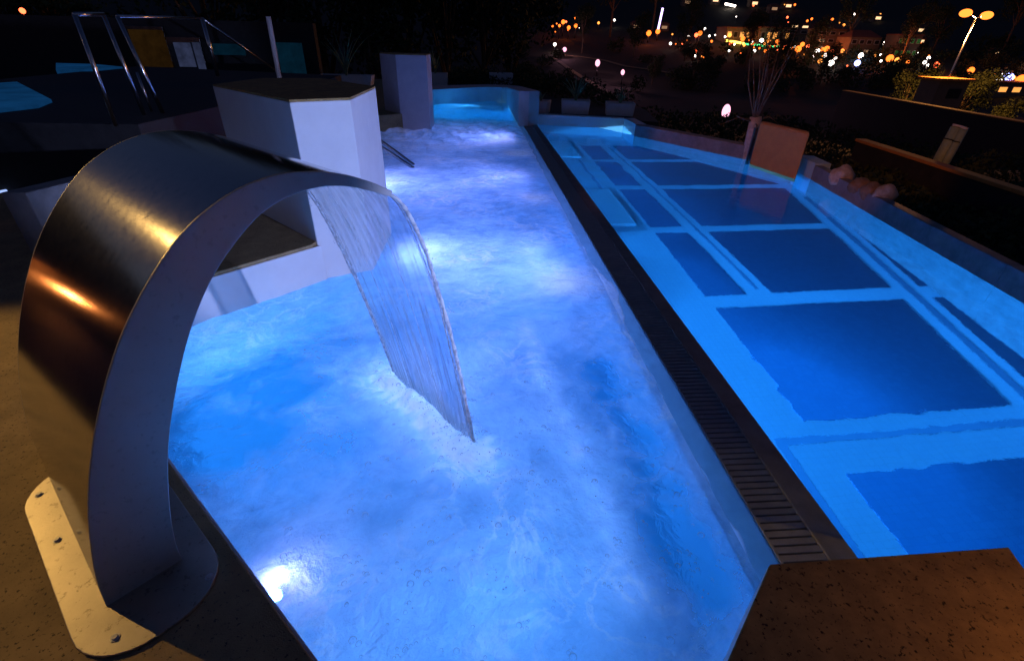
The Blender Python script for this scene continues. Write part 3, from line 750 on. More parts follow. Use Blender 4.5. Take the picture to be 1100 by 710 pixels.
def glown(name, c, s_, sc):
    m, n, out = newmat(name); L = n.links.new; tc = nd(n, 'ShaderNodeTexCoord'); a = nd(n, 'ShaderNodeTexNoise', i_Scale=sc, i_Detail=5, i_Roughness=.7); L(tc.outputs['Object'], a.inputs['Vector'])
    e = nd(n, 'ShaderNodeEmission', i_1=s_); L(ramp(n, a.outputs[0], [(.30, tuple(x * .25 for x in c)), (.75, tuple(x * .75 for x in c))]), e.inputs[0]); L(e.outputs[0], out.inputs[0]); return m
M['bluelit'] = glown('blue_lit_water', (.02, .20, .62), .28, .9)  # emission stands in for light under this water
M['amberlit'] = glown('amber_wall_glow', (.42, .20, .05), .07, 2.0)  # glowing panel stands in for a wall lit amber
M['whitelit'] = glown('pale_window', (.25, .32, .70), .17, 2.4)
M['teallit'] = glown('teal_window', (.01, .10, .20), .2, 1.6)
def wall_quad(u0, u1, v0, v1, y, th=.12):
    a = aty(u0, v1, y); b = aty(u1, v1, y); h = aty(u0, v0, y).z - a.z
    return a, b, h
def lit_panel(e, name, u0, u1, v0, v1, y, mat, th=.05):
    a, b, h = wall_quad(u0, u1, v0, v1, y); mb = MB(); o_ = e.location
    mb.prism([(a.x - o_.x, a.y - o_.y), (b.x - o_.x, b.y - o_.y), (b.x - o_.x, b.y + th - o_.y), (a.x - o_.x, a.y + th - o_.y)], a.z - o_.z, a.z + h - o_.z)
    return mb.build(name, mat, e, bevel=.01)
bh = empty('spa_building', aty(190, 80, 20.5))
tag(bh, 'dark spa building with a glowing amber wall patch and pale lit windows behind the railing', 'building')
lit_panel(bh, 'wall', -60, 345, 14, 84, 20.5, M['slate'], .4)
fr1 = lit_panel(bh, 'window', 148, 188, 28, 76, 20.3, M['darkmetal'], .1); lit_panel(bh, 'window', 189, 224, 40, 79, 20.3, M['darkmetal'], .1)
for (u0, u1, v0, v1, mt) in ((150, 186, 32, 72, 'amberlit'), (193, 211, 46, 72, 'whitelit'), (214, 222, 46, 76, 'whitelit'), (303, 330, 46, 82, 'teallit'), (226, 264, 47, 59, 'teallit')):
    o = lit_panel(bh, 'pane', u0, u1, v0, v1, 20.24, M[mt], .03)
def floor_patch(name, pix, z, mat, label):
    pts = [at(u, v, z) for u, v in pix]; mb = MB(); mb.prism([(p.x, p.y) for p in pts], z - .3, z); o = mb.build(name, mat); o['kind'] = 'structure'
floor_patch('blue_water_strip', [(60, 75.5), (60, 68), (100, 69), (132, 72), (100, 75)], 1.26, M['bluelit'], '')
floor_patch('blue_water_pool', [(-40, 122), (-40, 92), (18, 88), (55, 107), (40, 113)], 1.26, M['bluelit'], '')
sl = empty('edge_glow_strip', at(30, 202, .42)); a = at(-30, 214, .42) - sl.location; b = at(66, 195, .42) - sl.location  # glowing tube stands in for a nosing edge catching blue light
tag(sl, 'thin blue white glowing edge on the left, ending at the steel spout', 'strip light')
mb = MB(); mb.tube([a + Vector((0, 0, .02)), b + Vector((0, 0, .02))], .014, n=8); mb.build('tube', glow('edge_glow', (.35, .5, 1), 1.2), sl, smooth=True)
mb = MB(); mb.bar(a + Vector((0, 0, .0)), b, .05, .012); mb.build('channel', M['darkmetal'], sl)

# ------------------------------------------------------------------ right side beyond the rim
def rock(c, sx, sy, sz, mat, label, seed):
    bm = bmesh.new(); bmesh.ops.create_icosphere(bm, subdivisions=3, radius=1)
    for v in bm.verts:
        k = 1 + .22 * noise.fractal(v.co * 1.3 + Vector((seed, 0, 0)), 1, 2, 4)
        v.co = Vector((v.co.x * sx, v.co.y * sy, v.co.z * sz)) * k
    me = bpy.data.meshes.new('rock'); bm.to_mesh(me); bm.free(); me.materials.append(mat); me.polygons.foreach_set('use_smooth', [True] * len(me.polygons))
    o = link(bpy.data.objects.new('rock', me)); o.location = c; tag(o, label, 'rock', 'rocks behind the pool rim'); return o
t = MB(); t.prism([(5.25, -1), (6.78, 9.2), (6.95, 10.2), (6.2, 11.6), (8.6, 11.2), (17, 11.5), (18, 8), (12, -1)], -3.65, -.35); tag(t.build('outer_terrace', M['slate']), kind='structure')
for (u, v, sx, sy, sz, mt, lb, sd) in ((900, 186, .24, .22, .26, 'rock', 'pinkish white rounded rock behind the pool rim, nearest the corner pier', 1),
        (919, 197, .20, .2, .2, 'rock2', 'brown rock next to the white rock behind the pool rim', 2), (930, 203, .2, .2, .2, 'rock2', 'darker brown rock in the middle of the row behind the pool rim', 3),
        (944, 208, .22, .2, .24, 'rock', 'yellowish rock at the right end of the row behind the pool rim', 4)):
    p = aty(u, v, at(u, v + 8, .2).y + .25); rock((p.x + .1, p.y, .2), sx * .8, sy * .8, sz * .75, M[mt], lb, sd * 7.3)
# panel, warm lamp light raised in its base colour
a = at(806, 164, .25); b = at(858, 180, .25); a = a + Vector((.25, .35, 0)); b = b + Vector((.25, .35, 0))
op = empty('orange_lit_screen', (a + b) / 2); z1 = aty(815, 131, a.y).z
mb = MB(); q = [(a - op.location), (b - op.location)]
for i, x in enumerate(q): pass
mb.prism([(q[0].x, q[0].y), (q[1].x, q[1].y), (q[1].x + .12, q[1].y + .2), (q[0].x + .12, q[0].y + .2)], -.6, z1 - .25)
mb.build('panel', M['orange_lit'], op, bevel=.05); tag(op, 'orange lit panel behind the far pool rim, right of the pale tree trunk', 'screen')
for qq in q:
    mb = MB(); mb.box(qq.x + .05, qq.x + .11, qq.y + .22, qq.y + .28, -.6, z1 - .4); mb.build('leg', M['darkmetal'], op)

# trees
def make_tree(name, h, cr, nl, seed, leaf=.35, trunk_r=.16, lobes=9, cz=.62):
    rr = random.Random(seed); e = empty(name)
    tb = MB(); top = Vector((rr.uniform(-.3, .3), rr.uniform(-.3, .3), h * .75))
    tb.tube([(0, 0, -.4), (top.x * .3, top.y * .2, h * .3), top], [trunk_r, trunk_r * .75, trunk_r * .3], n=9)
    cs = []
    for k in range(lobes):
        a = rr.uniform(0, 6.28); rad = cr * rr.uniform(.15, .8); z = h * (cz + rr.uniform(-.25, .3))
        c = Vector((math.cos(a) * rad, math.sin(a) * rad, z)); cs.append((c, cr * rr.uniform(.28, .5)))
        tb.tube([(top.x * .3, top.y * .2, h * rr.uniform(.25, .45)), c * .6 + Vector((0, 0, z * .35)), c], [trunk_r * .45, trunk_r * .25, trunk_r * .08], n=6)
    tb.build('trunk', M['bark'], e, smooth=True)
    lb = MB()
    for k in range(nl):
        c, r = rr.choice(cs); v = Vector((rr.gauss(0, 1), rr.gauss(0, 1), rr.gauss(0, .8))).normalized() * r * rr.random() ** .4
        p = c + v; a = Vector((rr.gauss(0, 1), rr.gauss(0, 1), rr.gauss(0, 1))).normalized(); b = a.cross(Vector((rr.gauss(0, 1), rr.gauss(0, 1), rr.gauss(0, 1)))).normalized()
        s = leaf * rr.uniform(.5, 1.1)
        bb_ = len(lb.v); lb.v += [tuple(p - a * s * .5), tuple(p + b * s * .25), tuple(p + a * s * .5), tuple(p - b * s * .25)]; lb.f.append((bb_, bb_ + 1, bb_ + 2, bb_ + 3)); lb.m.append(0)
    lb.build('crown', M['foliage'], e); return e
protos = [make_tree('tree', 9, 3.4, 2600, 11), make_tree('tree', 7, 3.0, 2200, 12), make_tree('tree', 11, 3.0, 2600, 13, lobes=12)]
used = [False] * 3
def put_tree(k, p, s, label, rz=0, group='dark trees around the pools and the park'):
    o = protos[k] if not used[k] else copy_tree(protos[k]); used[k] = True
    o.location = p; o.scale = (s, s, s); o.rotation_euler.z = rz; tag(o, label, 'tree', group); return o
DKL = ['leftmost dark tree behind the spa building', 'tall dark tree behind the left railing posts', 'dark tree behind the amber patch of the spa building', 'dark tree behind the pale window of the spa building',
       'dark tree above the single pinkish post', 'dark tree behind the white planter', 'low dark tree straight behind the column', 'tall dark tree just right of the column',
       'dark tree above the brownish planter', 'dark tree behind the right end of the curved wall', 'rightmost of the black trees, beside the small cluster of orange lights']
for i, (u, y, s, k) in enumerate(((10, 34, 1.1, 0), (70, 36, 1.3, 2), (150, 33, 1.0, 1), (230, 35, 1.3, 0), (300, 32, 1.1, 2), (350, 33, 1.2, 0), (400, 31, 1.0, 1), (440, 34, 1.3, 2), (480, 33, 1.2, 0), (520, 35, 1.2, 2), (548, 38, 1.15, 0))):
    p = aty(u, 60, y); put_tree(k, (p.x, y, -3.7), s * 1.05, DKL[i], i * 1.3)
for i, (u, v, s, k, lb) in enumerate(((700, 92, .62, 1, 'dark tree on the slope between the park lamps and the bare tree'),
      (742, 96, .75, 0, 'dark bushy tree right of the glowing light column'), (830, 88, .8, 2, 'dim tree on the slope straight behind the orange lit panel'),
      (880, 92, .8, 1, 'dim tree right of the orange lit panel at the left end of the long dark wall'), (735, 66, 1.0, 2, 'dark tree standing below the row of yellow and green town lights'),
      (800, 72, 1.0, 0, 'brownish tree under the shop lights, left of the small orange street lamp'), (868, 66, 1.0, 1, 'dim tree right of the small orange street lamp'),
      (905, 60, 1.2, 2, 'dark tree among the town lights left of the green lit block'), (965, 72, 1.0, 0, 'dark tree left of the twin street lamp'),
      (1075, 60, 1.3, 2, 'tree lit orange behind the twin street lamp, at the right edge'), (1000, 60, 1.2, 1, 'dark tree just left of the pole of the twin street lamp'),
      (625, 58, 1.0, 0, 'dark tree between the cluster of orange lights and the pale park lamps'), (680, 62, 1.1, 1, 'dark tree left of the glowing light column'),
      (655, 40, 1.6, 2, 'dark tree on the hillside above the park lamps'), (700, 36, 1.8, 0, 'dark tree behind the glowing light column'))):
    p = hit(u, v); put_tree(k, p - Vector((0, 0, .3)), s * (1 + min(1.6, p.length / 120)), lb, i * 2.1)
for (u, v, y, s_, k, lb) in ((1052, 70, 66, 1.25, 0, 'broad tree added to catch the orange glow right behind the two heads of the twin street lamp'), (985, 80, 70, 1.0, 2, 'slim tree standing left of the kiosk, faintly lit orange'), (1092, 80, 62, 1.1, 1, 'bushy tree lit orange right of the kiosk at the right edge')):  # trees added round the lamp so their leaves catch its halo
    p = aty(u, v, y); p.z = tz(p.x, p.y) - .3; put_tree(k, p, s_, lb, y)
wd = MB()
for k in range(150):
    u, v = rnd.uniform(560, 1120), rnd.uniform(52, 100); g_ = hit(u, v); dist = g_.length
    if dist < 50 or dist > 420 or (760 < u < 800 and v > 85) or (590 < u < 725 and v > 58 and rnd.random() < .75): continue
    hh = rnd.uniform(3, 6.5); rr_ = rnd.uniform(2.5, 5)
    for q in range(230):
        d = Vector((rnd.gauss(0, 1), rnd.gauss(0, 1), rnd.gauss(0, 1))).normalized() * rnd.random() ** .4
        p = g_ + Vector((d.x * rr_, d.y * rr_, hh * .55 + d.z * hh * .6)); a = Vector((rnd.gauss(0, 1), rnd.gauss(0, 1), rnd.gauss(0, 1))).normalized(); b = a.cross(Vector((rnd.gauss(0, 1), rnd.gauss(0, 1), rnd.gauss(0, 1)))).normalized(); s_ = rnd.uniform(.6, 1.3)
        i_ = len(wd.v); wd.v += [tuple(p - a * s_ * .5), tuple(p + b * s_ * .3), tuple(p + a * s_ * .5), tuple(p - b * s_ * .3)]; wd.f.append((i_, i_ + 1, i_ + 2, i_ + 3)); wd.m.append(0)
tag(wd.build('woods', M['foliage']), kind='stuff')
# tree with a bound pale trunk by the rim
bt = empty('bare_tree', at(804, 158, .25) + Vector((.2, .25, 0))); q = bt.location
tag(bt, 'bare thin tree with a thick pale bound trunk base, left of the orange lit panel', 'tree')
topz = aty(812, 126, q.y)
mb = MB(); mb.tube([Vector((0, 0, -.8)), (topz - q) * .5, topz - q], [.13, .14, .12], n=12); mb.build('trunk_wrap', M['rock'], bt, smooth=True)
br = MB(); brn = MB()
base = topz - q
for k in range(26):
    a = rnd.uniform(0, 6.28); l = rnd.uniform(.5, 1.7); d = Vector((math.cos(a) * .35, math.sin(a) * .35, 1)) * l
    if k > 15: d = Vector((math.cos(a), math.sin(a) * .5, rnd.uniform(-.5, .3))) * l * .5
    br.tube([base + Vector((0, 0, -.1)), base + d * .5 + Vector((rnd.gauss(0, .06), 0, rnd.gauss(0, .06))), base + d], [.022, .014, .005], n=5)
br.build('branches', M['bark'], bt, smooth=True)

# long walls on the right with orange light coloured into their edges
def longwall(name, u0, v0, u1, v1, z, h, label, mat=M['slate'], capm=M['pinkrender'], th=.35):
    a = at(u0, v0, z); b = at(u1, v1, z); c = (a + b) / 2; e = empty(name, (c.x, c.y, z - h)); d = (b - a).normalized(); nn = Vector((-d.y, d.x, 0))
    if nn.dot(c - EYE) < 0: nn = -nn
    P = [a - c, b - c, b - c + nn * th, a - c + nn * th]
    mb = MB(); mb.prism([(p.x, p.y) for p in P], 0, h - .06); mb.build('wall', mat, e)
    P = [a - c - nn * .04, b - c - nn * .04, b - c + nn * (th + .04), a - c + nn * (th + .04)]
    mb = MB(); mb.prism([(p.x, p.y) for p in P], h - .06, h); mb.build('coping', capm, e, bevel=.01)
    return tag(e, label, 'wall')
longwall('terrace_wall', 921, 149, 1190, 234, .35, 3.6, 'long dark wall with a thin orange lit edge, right of the row of rocks', capm=M['orange_lit'], th=.16)
longwall('retaining_wall', 905, 97, 1190, 147, -1.2, 4.2, 'distant dark retaining wall with an orange lit top, below the twin street lamp', capm=M['orange_lit'], th=.5)
gp = [((1031, 135), (1010, 168)), ((1037, 137), (1017, 170))]
for i, (a_, b_) in enumerate(gp):
    b = at(*b_, .33) + Vector((.4, .4, 0)) ; tpz = aty(a_[0], a_[1], b.y); mb = MB(); dv = tpz - b
    e = empty('bollard', b); mb.tube([Vector((0, 0, -.6)), dv * .92], .13 if i == 0 else .07, n=12); mb.build('post', M['greenpost'], e, smooth=True)
    mb = MB(); mb.tube([dv * .93, dv], .12 if i == 0 else .065, n=12); mb.build('cap', M['planter'], e, smooth=True)
    mb = MB(); mb.tube([dv * .45, dv * .49], .135 if i == 0 else .073, n=12); mb.build('band', M['black'], e, smooth=True)
    tag(e, ('thick' if i == 0 else 'thin') + ' pale green post of the pair behind the orange lit wall edge', 'post', 'pale green posts')
pb = MB(); p0 = at(1019, 172, .33) + Vector((.6, .6, 0)); pb = None

# low dark shrubs that cover the ground beyond the pools
sh = MB()
def shrub(poly, z, n_, hmax, leaf=.12):
    xs_ = [p[0] for p in poly]; ys_ = [p[1] for p in poly]; c_ = 0
    while c_ < n_:
        x, y = rnd.uniform(min(xs_), max(xs_)), rnd.uniform(min(ys_), max(ys_)); ins = False
        for i in range(len(poly)):
            (x1, y1), (x2, y2) = poly[i], poly[i - 1]
            if (y1 > y) != (y2 > y) and x < (x2 - x1) * (y - y1) / (y2 - y1) + x1: ins = not ins
        if not ins: continue
        c_ += 1; hh = hmax * (.25 + .75 * max(0, .5 + 1.2 * noise.noise((x * .9, y * .9, 4)))) * rnd.random() ** .6
        p = Vector((x, y, z + hh)); a = Vector((rnd.gauss(0, 1), rnd.gauss(0, 1), rnd.gauss(0, 1))).normalized(); b = a.cross(Vector((rnd.gauss(0, 1), rnd.gauss(0, 1), rnd.gauss(0, 1)))).normalized(); s_ = leaf * rnd.uniform(.5, 1.3)
        q = len(sh.v); sh.v += [tuple(p - a * s_ * .5), tuple(p + b * s_ * .25), tuple(p + a * s_ * .5), tuple(p - b * s_ * .25)]; sh.f.append((q, q + 1, q + 2, q + 3)); sh.m.append(0)
shrub([(6.3, 5.0), (7.2, 9.4), (7.4, 10.2), (8.6, 11.0), (16.5, 11.2), (17, 8.5), (11.5, 1)], -.35, 24000, .55, .13)
shrub([(4.4, 18.2), (5.7, 17.6), (2.5, 29.5), (-1.0, 29.5), (-1.0, 23.5), (3, 21)], ZP, 9000, .75, .14)
shrub([(16, 18.2), (30, 30), (26, 44), (4, 46), (8, 30), (14, 19.3)], -3.7, 14000, 1.0, .3)
tag(sh.build('shrubbery', M['foliage']), kind='stuff')

# ------------------------------------------------------------------ park, street and town lights
GC = {'pink': ((1, .44, .62), 2.0), 'orange': ((1, .17, .02), 3.2), 'amber': ((1, .30, .05), 3), 'white': ((1, .85, .75), 7), 'red': ((1, .12, .04), 5), 'green': ((.1, 1, .3), 3), 'yellow': ((1, .6, .08), 5), 'blue': ((.3, .35, 1), 8)}
GM = {k: glow('lamp_' + k, c, s) for k, (c, s) in GC.items()}
def point(parent, name, loc, col, power, rad=.15):
    l = bpy.data.lights.new(name, 'POINT'); l.color = col; l.energy = power; l.shadow_soft_size = rad
    o = link(bpy.data.objects.new(name, l)); o.location = loc
    if parent: o.parent = parent
    return o
def lamp(name, u, v, base, col, rad, label, cat='lamp', group=None, power=0, arm=0, elong=1.0):
    rad *= 1.25
    "lamp whose head is seen at (u, v), standing above ground point base"
    y = base.y; h = aty(u, v, y); e = empty(name, (h.x, y, base.z)); H = h.z - base.z
    mb = MB(); mb.tube([(0, 0, -.3), (0, 0, max(.2, H - rad))], [rad * .35, rad * .22], n=8); mb.build('pole', M['darkmetal'], e, smooth=True)
    mb = MB(); mb.ball((0, 0, H), rad, n=12, sz=elong); mb.build('globe', GM[col], e, smooth=True)
    if power: point(e, 'light', (0, 0, H + rad * 1.3 + .1), GC[col][0], power, .2)
    return tag(e, label, cat, group)
PK = 'pale park lamps on the slope'
lamp('park_lamp', 780, 120, hit(780, 150), 'pink', .36, 'nearest pale pinkish park lamp, just left of the bare tree', 'park lamp', PK, 300, elong=1.7)
lamp('park_lamp', 669, 78, hit(669, 92), 'pink', .6, 'round pinkish park lamp above the rightmost planter, right one of the two close together', 'park lamp', PK, 1500, elong=1.3)
lamp('park_lamp', 642, 68, hit(642, 82), 'pink', .8, 'round pinkish park lamp above the middle planter, left one of the two close together', 'park lamp', PK, 1500, elong=1.3)
lamp('park_lamp', 606.5, 53.5, hit(606, 62), 'pink', .8, 'small pinkish park lamp at the left end of the row', 'park lamp', PK, 1500)
lamp('park_lamp', 596, 48, hit(596, 58), 'white', .6, 'tiny white park lamp farthest left in the row', 'park lamp', PK)
# lit path in the park
def ribbon(name, pix, wd, mat):
    pts = [hit(*p) for p in pix]; mb = MB(); vs = []
    for i, p in enumerate(pts):
        d = (pts[min(i + 1, len(pts) - 1)] - pts[max(i - 1, 0)]); d.z = 0; d.normalize(); nn = Vector((-d.y, d.x, 0)) * wd
        a, b = p + nn, p - nn; vs += [(a.x, a.y, max(tz(a.x, a.y), p.z) + .12), (b.x, b.y, max(tz(b.x, b.y), p.z) + .12)]
    mb.add(vs, [(2 * i, 2 * i + 1, 2 * i + 3, 2 * i + 2) for i in range(len(pts) - 1)]); return tag(mb.build(name, mat), kind='structure')
ribbon('path', [(592, 62), (602, 68), (615, 77), (632, 88), (650, 98), (668, 108)], 1.1, M['stone'])
ribbon('path', [(604, 60), (625, 62), (650, 66), (672, 72), (700, 76), (720, 79)], 1.4, M['stone'])
# orange cluster upper left of the park, street lamps of the town
LB = 'orange street lamps of the town'
for (u, v, gv, c, r, lb) in ((605, 24, 40, 'orange', .9, 'orange street lamp at the top of the small cluster left of the park'),
        (611, 30, 42, 'orange', .8, 'orange street lamp in the middle of the small cluster left of the park'),
        (618.5, 28, 42, 'orange', .8, 'orange street lamp at the right of the small cluster left of the park'),
        (601, 28, 42, 'orange', .6, 'faint orange street lamp at the left of the small cluster'),
        (697, 36, 46, 'orange', 1.1, 'orange street lamp left of the glowing light column'),
        (748, 38, 50, 'red', .8, 'red lamp in the pair right of the light column, left one'), (752, 36, 50, 'orange', .9, 'orange lamp of the close pair right of the light column'),
        (762, 39, 48, 'white', .4, 'small white light right of the red lamps'), (740, 39, 48, 'white', .4, 'small white light left of the red lamps'),
        (747, 60, 66, 'white', .5, 'white lamp low in the dark trees below the red lamps'),
        (784, 38, 50, 'amber', .8, 'amber lamp above the yellow strip light'), (798, 42, 52, 'orange', .9, 'orange lamp at the right end of the yellow strip light'),
        (806, 43, 52, 'orange', .7, 'orange lamp above the start of the green strip'), (818, 44, 54, 'white', .8, 'white shop lamp above the green strip'),
        (826, 44, 54, 'amber', .8, 'amber shop lamp above the green strip'), (835, 45, 55, 'orange', .7, 'orange lamp at the end of the green strip'),
        (857.5, 53, 72, 'orange', 1.0, 'small orange street lamp with a visible lit pole in the middle of the town'), (862, 48, 56, 'orange', .8, 'orange lamp just above the lamp with the lit pole'),
        (868, 50, 58, 'red', .6, 'reddish lamp right of the lamp with the lit pole'), (878, 55, 64, 'white', .8, 'white lamp at the left of the bright square'),
        (888, 53, 62, 'orange', 1.0, 'largest orange lamp of the bright square'), (894, 56, 66, 'red', .7, 'reddish lamp of the bright square'), (881, 66, 72, 'amber', .7, 'amber lamp low in the bright square'),
        (886, 61, 68, 'white', .6, 'white lamp in the middle of the bright square'), (893, 68, 76, 'white', .9, 'white lamp lowest in the bright square'),
        (905, 55, 64, 'amber', .6, 'amber lamp right of the bright square'), (911, 38, 50, 'white', .6, 'white lamp on a tall mast above the bright square'),
        (925, 60, 70, 'white', .8, 'white lamp just above the blue lamp'), (921, 68, 74, 'blue', .9, 'blue lamp right of the bright square'),
        (956, 63, 72, 'orange', 1.1, 'orange lamp below the green lit block, left one'), (964, 65, 72, 'amber', .8, 'amber lamp below the green lit block, right one'),
        (1006, 70, 78, 'red', .8, 'red light left of the pole of the twin street lamp'), (1043, 76, 84, 'orange', .9, 'orange lamp behind the kiosk roof'),
        (1083, 84, 92, 'blue', 1.2, 'violet blue lamp near the right edge'), (1072, 88, 94, 'white', .9, 'white lamp left of the violet blue lamp'), (1097, 86, 94, 'orange', 1.2, 'orange lamp at the right edge'),
        (24, 12, 18, 'red', .5, 'dim red lamp in the trees at the upper left'), (44, 30, 36, 'yellow', .12, 'tiny yellow light in the trees at the upper left'),
        (660, 22, 30, 'white', .5, 'faint white hillside light right of the small amber one'), (643, 25, 32, 'amber', .6, 'small amber hillside light above the park')):
    if u < 60:
        g_ = aty(u, v + 10, 24)
        lamp('street_lamp', u, v, g_, c, .08, lb, 'street lamp', LB)
    else:
        g_ = hit(u, gv); lamp('street_lamp', u, v, g_, c, r, lb, 'street lamp', LB, 1800 if c == 'orange' and r >= .9 else 0)
for (n_, u0, u1, v0, v1) in ((46, 775, 905, 36, 68), (22, 905, 1000, 42, 74), (12, 720, 775, 30, 70), (8, 592, 625, 20, 36), (10, 1060, 1099, 78, 98), (14, 790, 1000, 3, 30)):
    for k in range(n_):
        u, v = rnd.uniform(u0, u1), rnd.uniform(v0, v1)
        if v0 == 36: v = 46 + (u - 775) * .09 + rnd.gauss(0, 5)
        cc = rnd.choice(('orange', 'orange', 'amber', 'red', 'white')); wh = {775: 'in the dense band of town lights', 905: 'in the town right of the bright square', 720: 'in the trees right of the light column', 592: 'in the small cluster left of the park', 1060: 'in the glow at the far right edge', 790: 'high on the dark hillside'}[u0]
        lamp('town_light', u, v, hit(u, v + 7), cc, rnd.choice((.25, .35, .5)), 'tiny %s light %s' % (cc, wh), 'lamp', 'tiny %s lights %s' % (cc, wh))
# glowing light column
g_ = hit(706, 44); y = g_.y; a = aty(707, 32, y); b = aty(712, 9, y); e = empty('light_column', (a.x, y, g_.z))
mb = MB(); mb.tube([(0, 0, -1), (0, 0, a.z - g_.z)], .5, n=8); mb.build('mast', M['darkmetal'], e, smooth=True)
mb = MB(); mb.tube([(0, 0, a.z - g_.z), (b.x - a.x, 0, b.z - g_.z)], .55, n=8); mb.build('light_tube', glow('violet_tube', (.65, .45, 1), 4), e, smooth=True)
mb = MB(); mb.ball((0, 0, a.z - g_.z - 1), 1.3, n=10); mb.build('globe', GM['orange'], e, smooth=True)
tag(e, 'tall violet white glowing light column above an orange lamp', 'light column')
# yellow and green strip lights
for (u0, v0, u1, v1, c, lb, r) in ((780, 44, 799, 47, 'yellow', 'long yellow strip light of the shops', .55), (800, 47.5, 840, 51, 'green', 'long green strip light of the shops', .4),
                                (779, 4.5, 790, 7, 'white', 'bright white strip light high on the hillside', .7)):
    g_ = hit(u0, v0 + 6); a = aty(u0, v0, g_.y); b = aty(u1, v1, g_.y); e = empty('strip_sign', g_)
    mb = MB(); mb.tube([a - g_, b - g_], r, n=8); mb.build('light_tube', GM[c], e, smooth=True)
    for p_ in (a, b):
        mb = MB(); mb.tube([Vector((p_.x, p_.y, tz(p_.x, p_.y) - 1)) - g_, p_ - g_], .2, n=6); mb.build('support', M['darkmetal'], e)
    tag(e, lb, 'strip light')
# small hillside lights: tiny houses with one lit window
M['winwarm'] = glow('warm_window', (1, .6, .3), 1.6); M['winamber'] = glow('amber_shop', (1, .38, .08), 1.3); M['windim'] = glow('dim_window', (1, .55, .3), .35)
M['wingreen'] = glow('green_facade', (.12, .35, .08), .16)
def house(u0, u1, v0, vb, label, lit, nw=3, nf=2, mat='winwarm', flat=False):
    g_ = hit((u0 + u1) / 2, vb); y = g_.y; a = aty(u0, vb, y); b = aty(u1, vb, y); t_ = aty(u0, v0, y)
    wd = (b.x - a.x); h = t_.z - g_.z; e = empty('house', g_); dp = wd * .7; x0, x1 = -wd / 2, wd / 2
    mb = MB(); mb.box(x0, x1, 0, dp, -3, h); mb.build('wall', M['plaster'], e)
    mb = MB()
    if flat: mb.box(x0 - .3, x1 + .3, -.3, dp + .3, h, h + .5)
    else: mb.add([(x0 - .4, -.4, h), (x1 + .4, -.4, h), (x1 + .4, dp + .4, h), (x0 - .4, dp + .4, h), (x0 + wd * .2, dp / 2, h + wd * .2), (x1 - wd * .2, dp / 2, h + wd * .2)],
                [(0, 1, 5, 4), (2, 3, 4, 5), (1, 2, 5), (3, 0, 4), (3, 2, 1, 0)])
    mb.build('roof', M['roof'], e)
    k = 0
    for j in range(nf):
        for i in range(nw):
            cx = x0 + wd * (i + .5) / nw; z0 = h * (j + .35) / nf; z1_ = z0 + h * .38 / nf; ww = wd * .28 / nw
            mb = MB(); mb.box(cx - ww - .12, cx + ww + .12, -.12, 0, z0 - .12, z1_ + .12); w_ = mb.build('window', M['planter'], e)
            mb = MB(); mb.box(cx - ww, cx + ww, -.16, -.11, z0, z1_); mb.build('pane', M[mat] if k in lit else M['black'], w_); k += 1
    return tag(e, label, 'house', 'houses of the town')
house(846, 868, 26, 38, 'long building with two bright cream windows above the small orange street lamp', (2, 3), 2, 2, flat=True)
house(778, 812, 30, 46, 'low shop building behind the yellow strip light', (0, 2, 3, 4), 5, 1, 'winamber', flat=True)
house(814, 846, 30, 48, 'shop building behind the green strip light', (1, 2, 4), 5, 1, 'winamber', flat=True)
house(874, 903, 32, 56, 'block of flats behind the bright square', (0, 3), 3, 3, 'windim', flat=True)
house(908, 940, 40, 62, 'dim building above the blue lamp', (2,), 4, 2, 'windim')
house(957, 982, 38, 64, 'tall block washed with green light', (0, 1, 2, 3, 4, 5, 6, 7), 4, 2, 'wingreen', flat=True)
house(1066, 1110, 90, 104, 'orange lit low building at the right edge', (0, 1), 3, 1, 'winamber', flat=True)
for (u, v, lb, c) in ((713, 30, 'small hillside house with a lit window right of the light column', 'windim'), (810, 4, 'hillside house above the shops with a lit window', 'winwarm'),
        (846, 7, 'hillside house with a bright window above the long building', 'winwarm'), (831, 10, 'hillside house with a faint window left of the bright one', 'windim'),
        (942, 20, 'lone hillside house high above the green lit block', 'winwarm'), (988, 33, 'hillside house right of the green lit block', 'winwarm'),
        (988, 45, 'house with a pale window lower right of the green lit block', 'winwarm'), (1070, 58, 'house with a pale window right of the twin street lamp', 'winwarm'),
        (768, 1, 'highest hillside house left of the bright white strip', 'winwarm'), (738, 3, 'hillside house high above the red lamps', 'windim'),
        (683, 29, 'faint hillside house left of the light column', 'windim')):
    house(u - 5, u + 5, v - 4, v + 4, lb, (0,), 1, 1, c)

# twin street lamp on the right
g_ = aty(1019, 84, 60); tp1 = aty(1048, 20, 60)
tw = empty('twin_street_lamp', g_); dv = tp1 - g_; dv.x = dv.x * 1.0
tag(tw, 'tall twin headed orange street lamp at the upper right', 'street lamp')
mb = MB(); mb.tube([(0, 0, -8), (0, 0, 0), dv], [.16, .12, .08], n=8); mb.build('pole', M['tube'], tw, smooth=True)
for (u, v) in ((1037.5, 14.5), (1060, 17)):
    q = aty(u, v, 60) - g_; mb = MB(); mb.tube([dv, dv * .3 + q * .7 + Vector((0, 0, .12)), q], [.07, .05, .05], n=6); a_ = mb.build('arm', M['tube'], tw, smooth=True)
    mb = MB(); mb.ball(q, .6, n=12, sz=.65); mb.build('lantern', glow('sodium_lantern', (1, .20, .025), 3.2), tw, smooth=True)
    point(tw, 'light', q - Vector((0, 0, .5)), (1, .38, .08), 8000, .4)
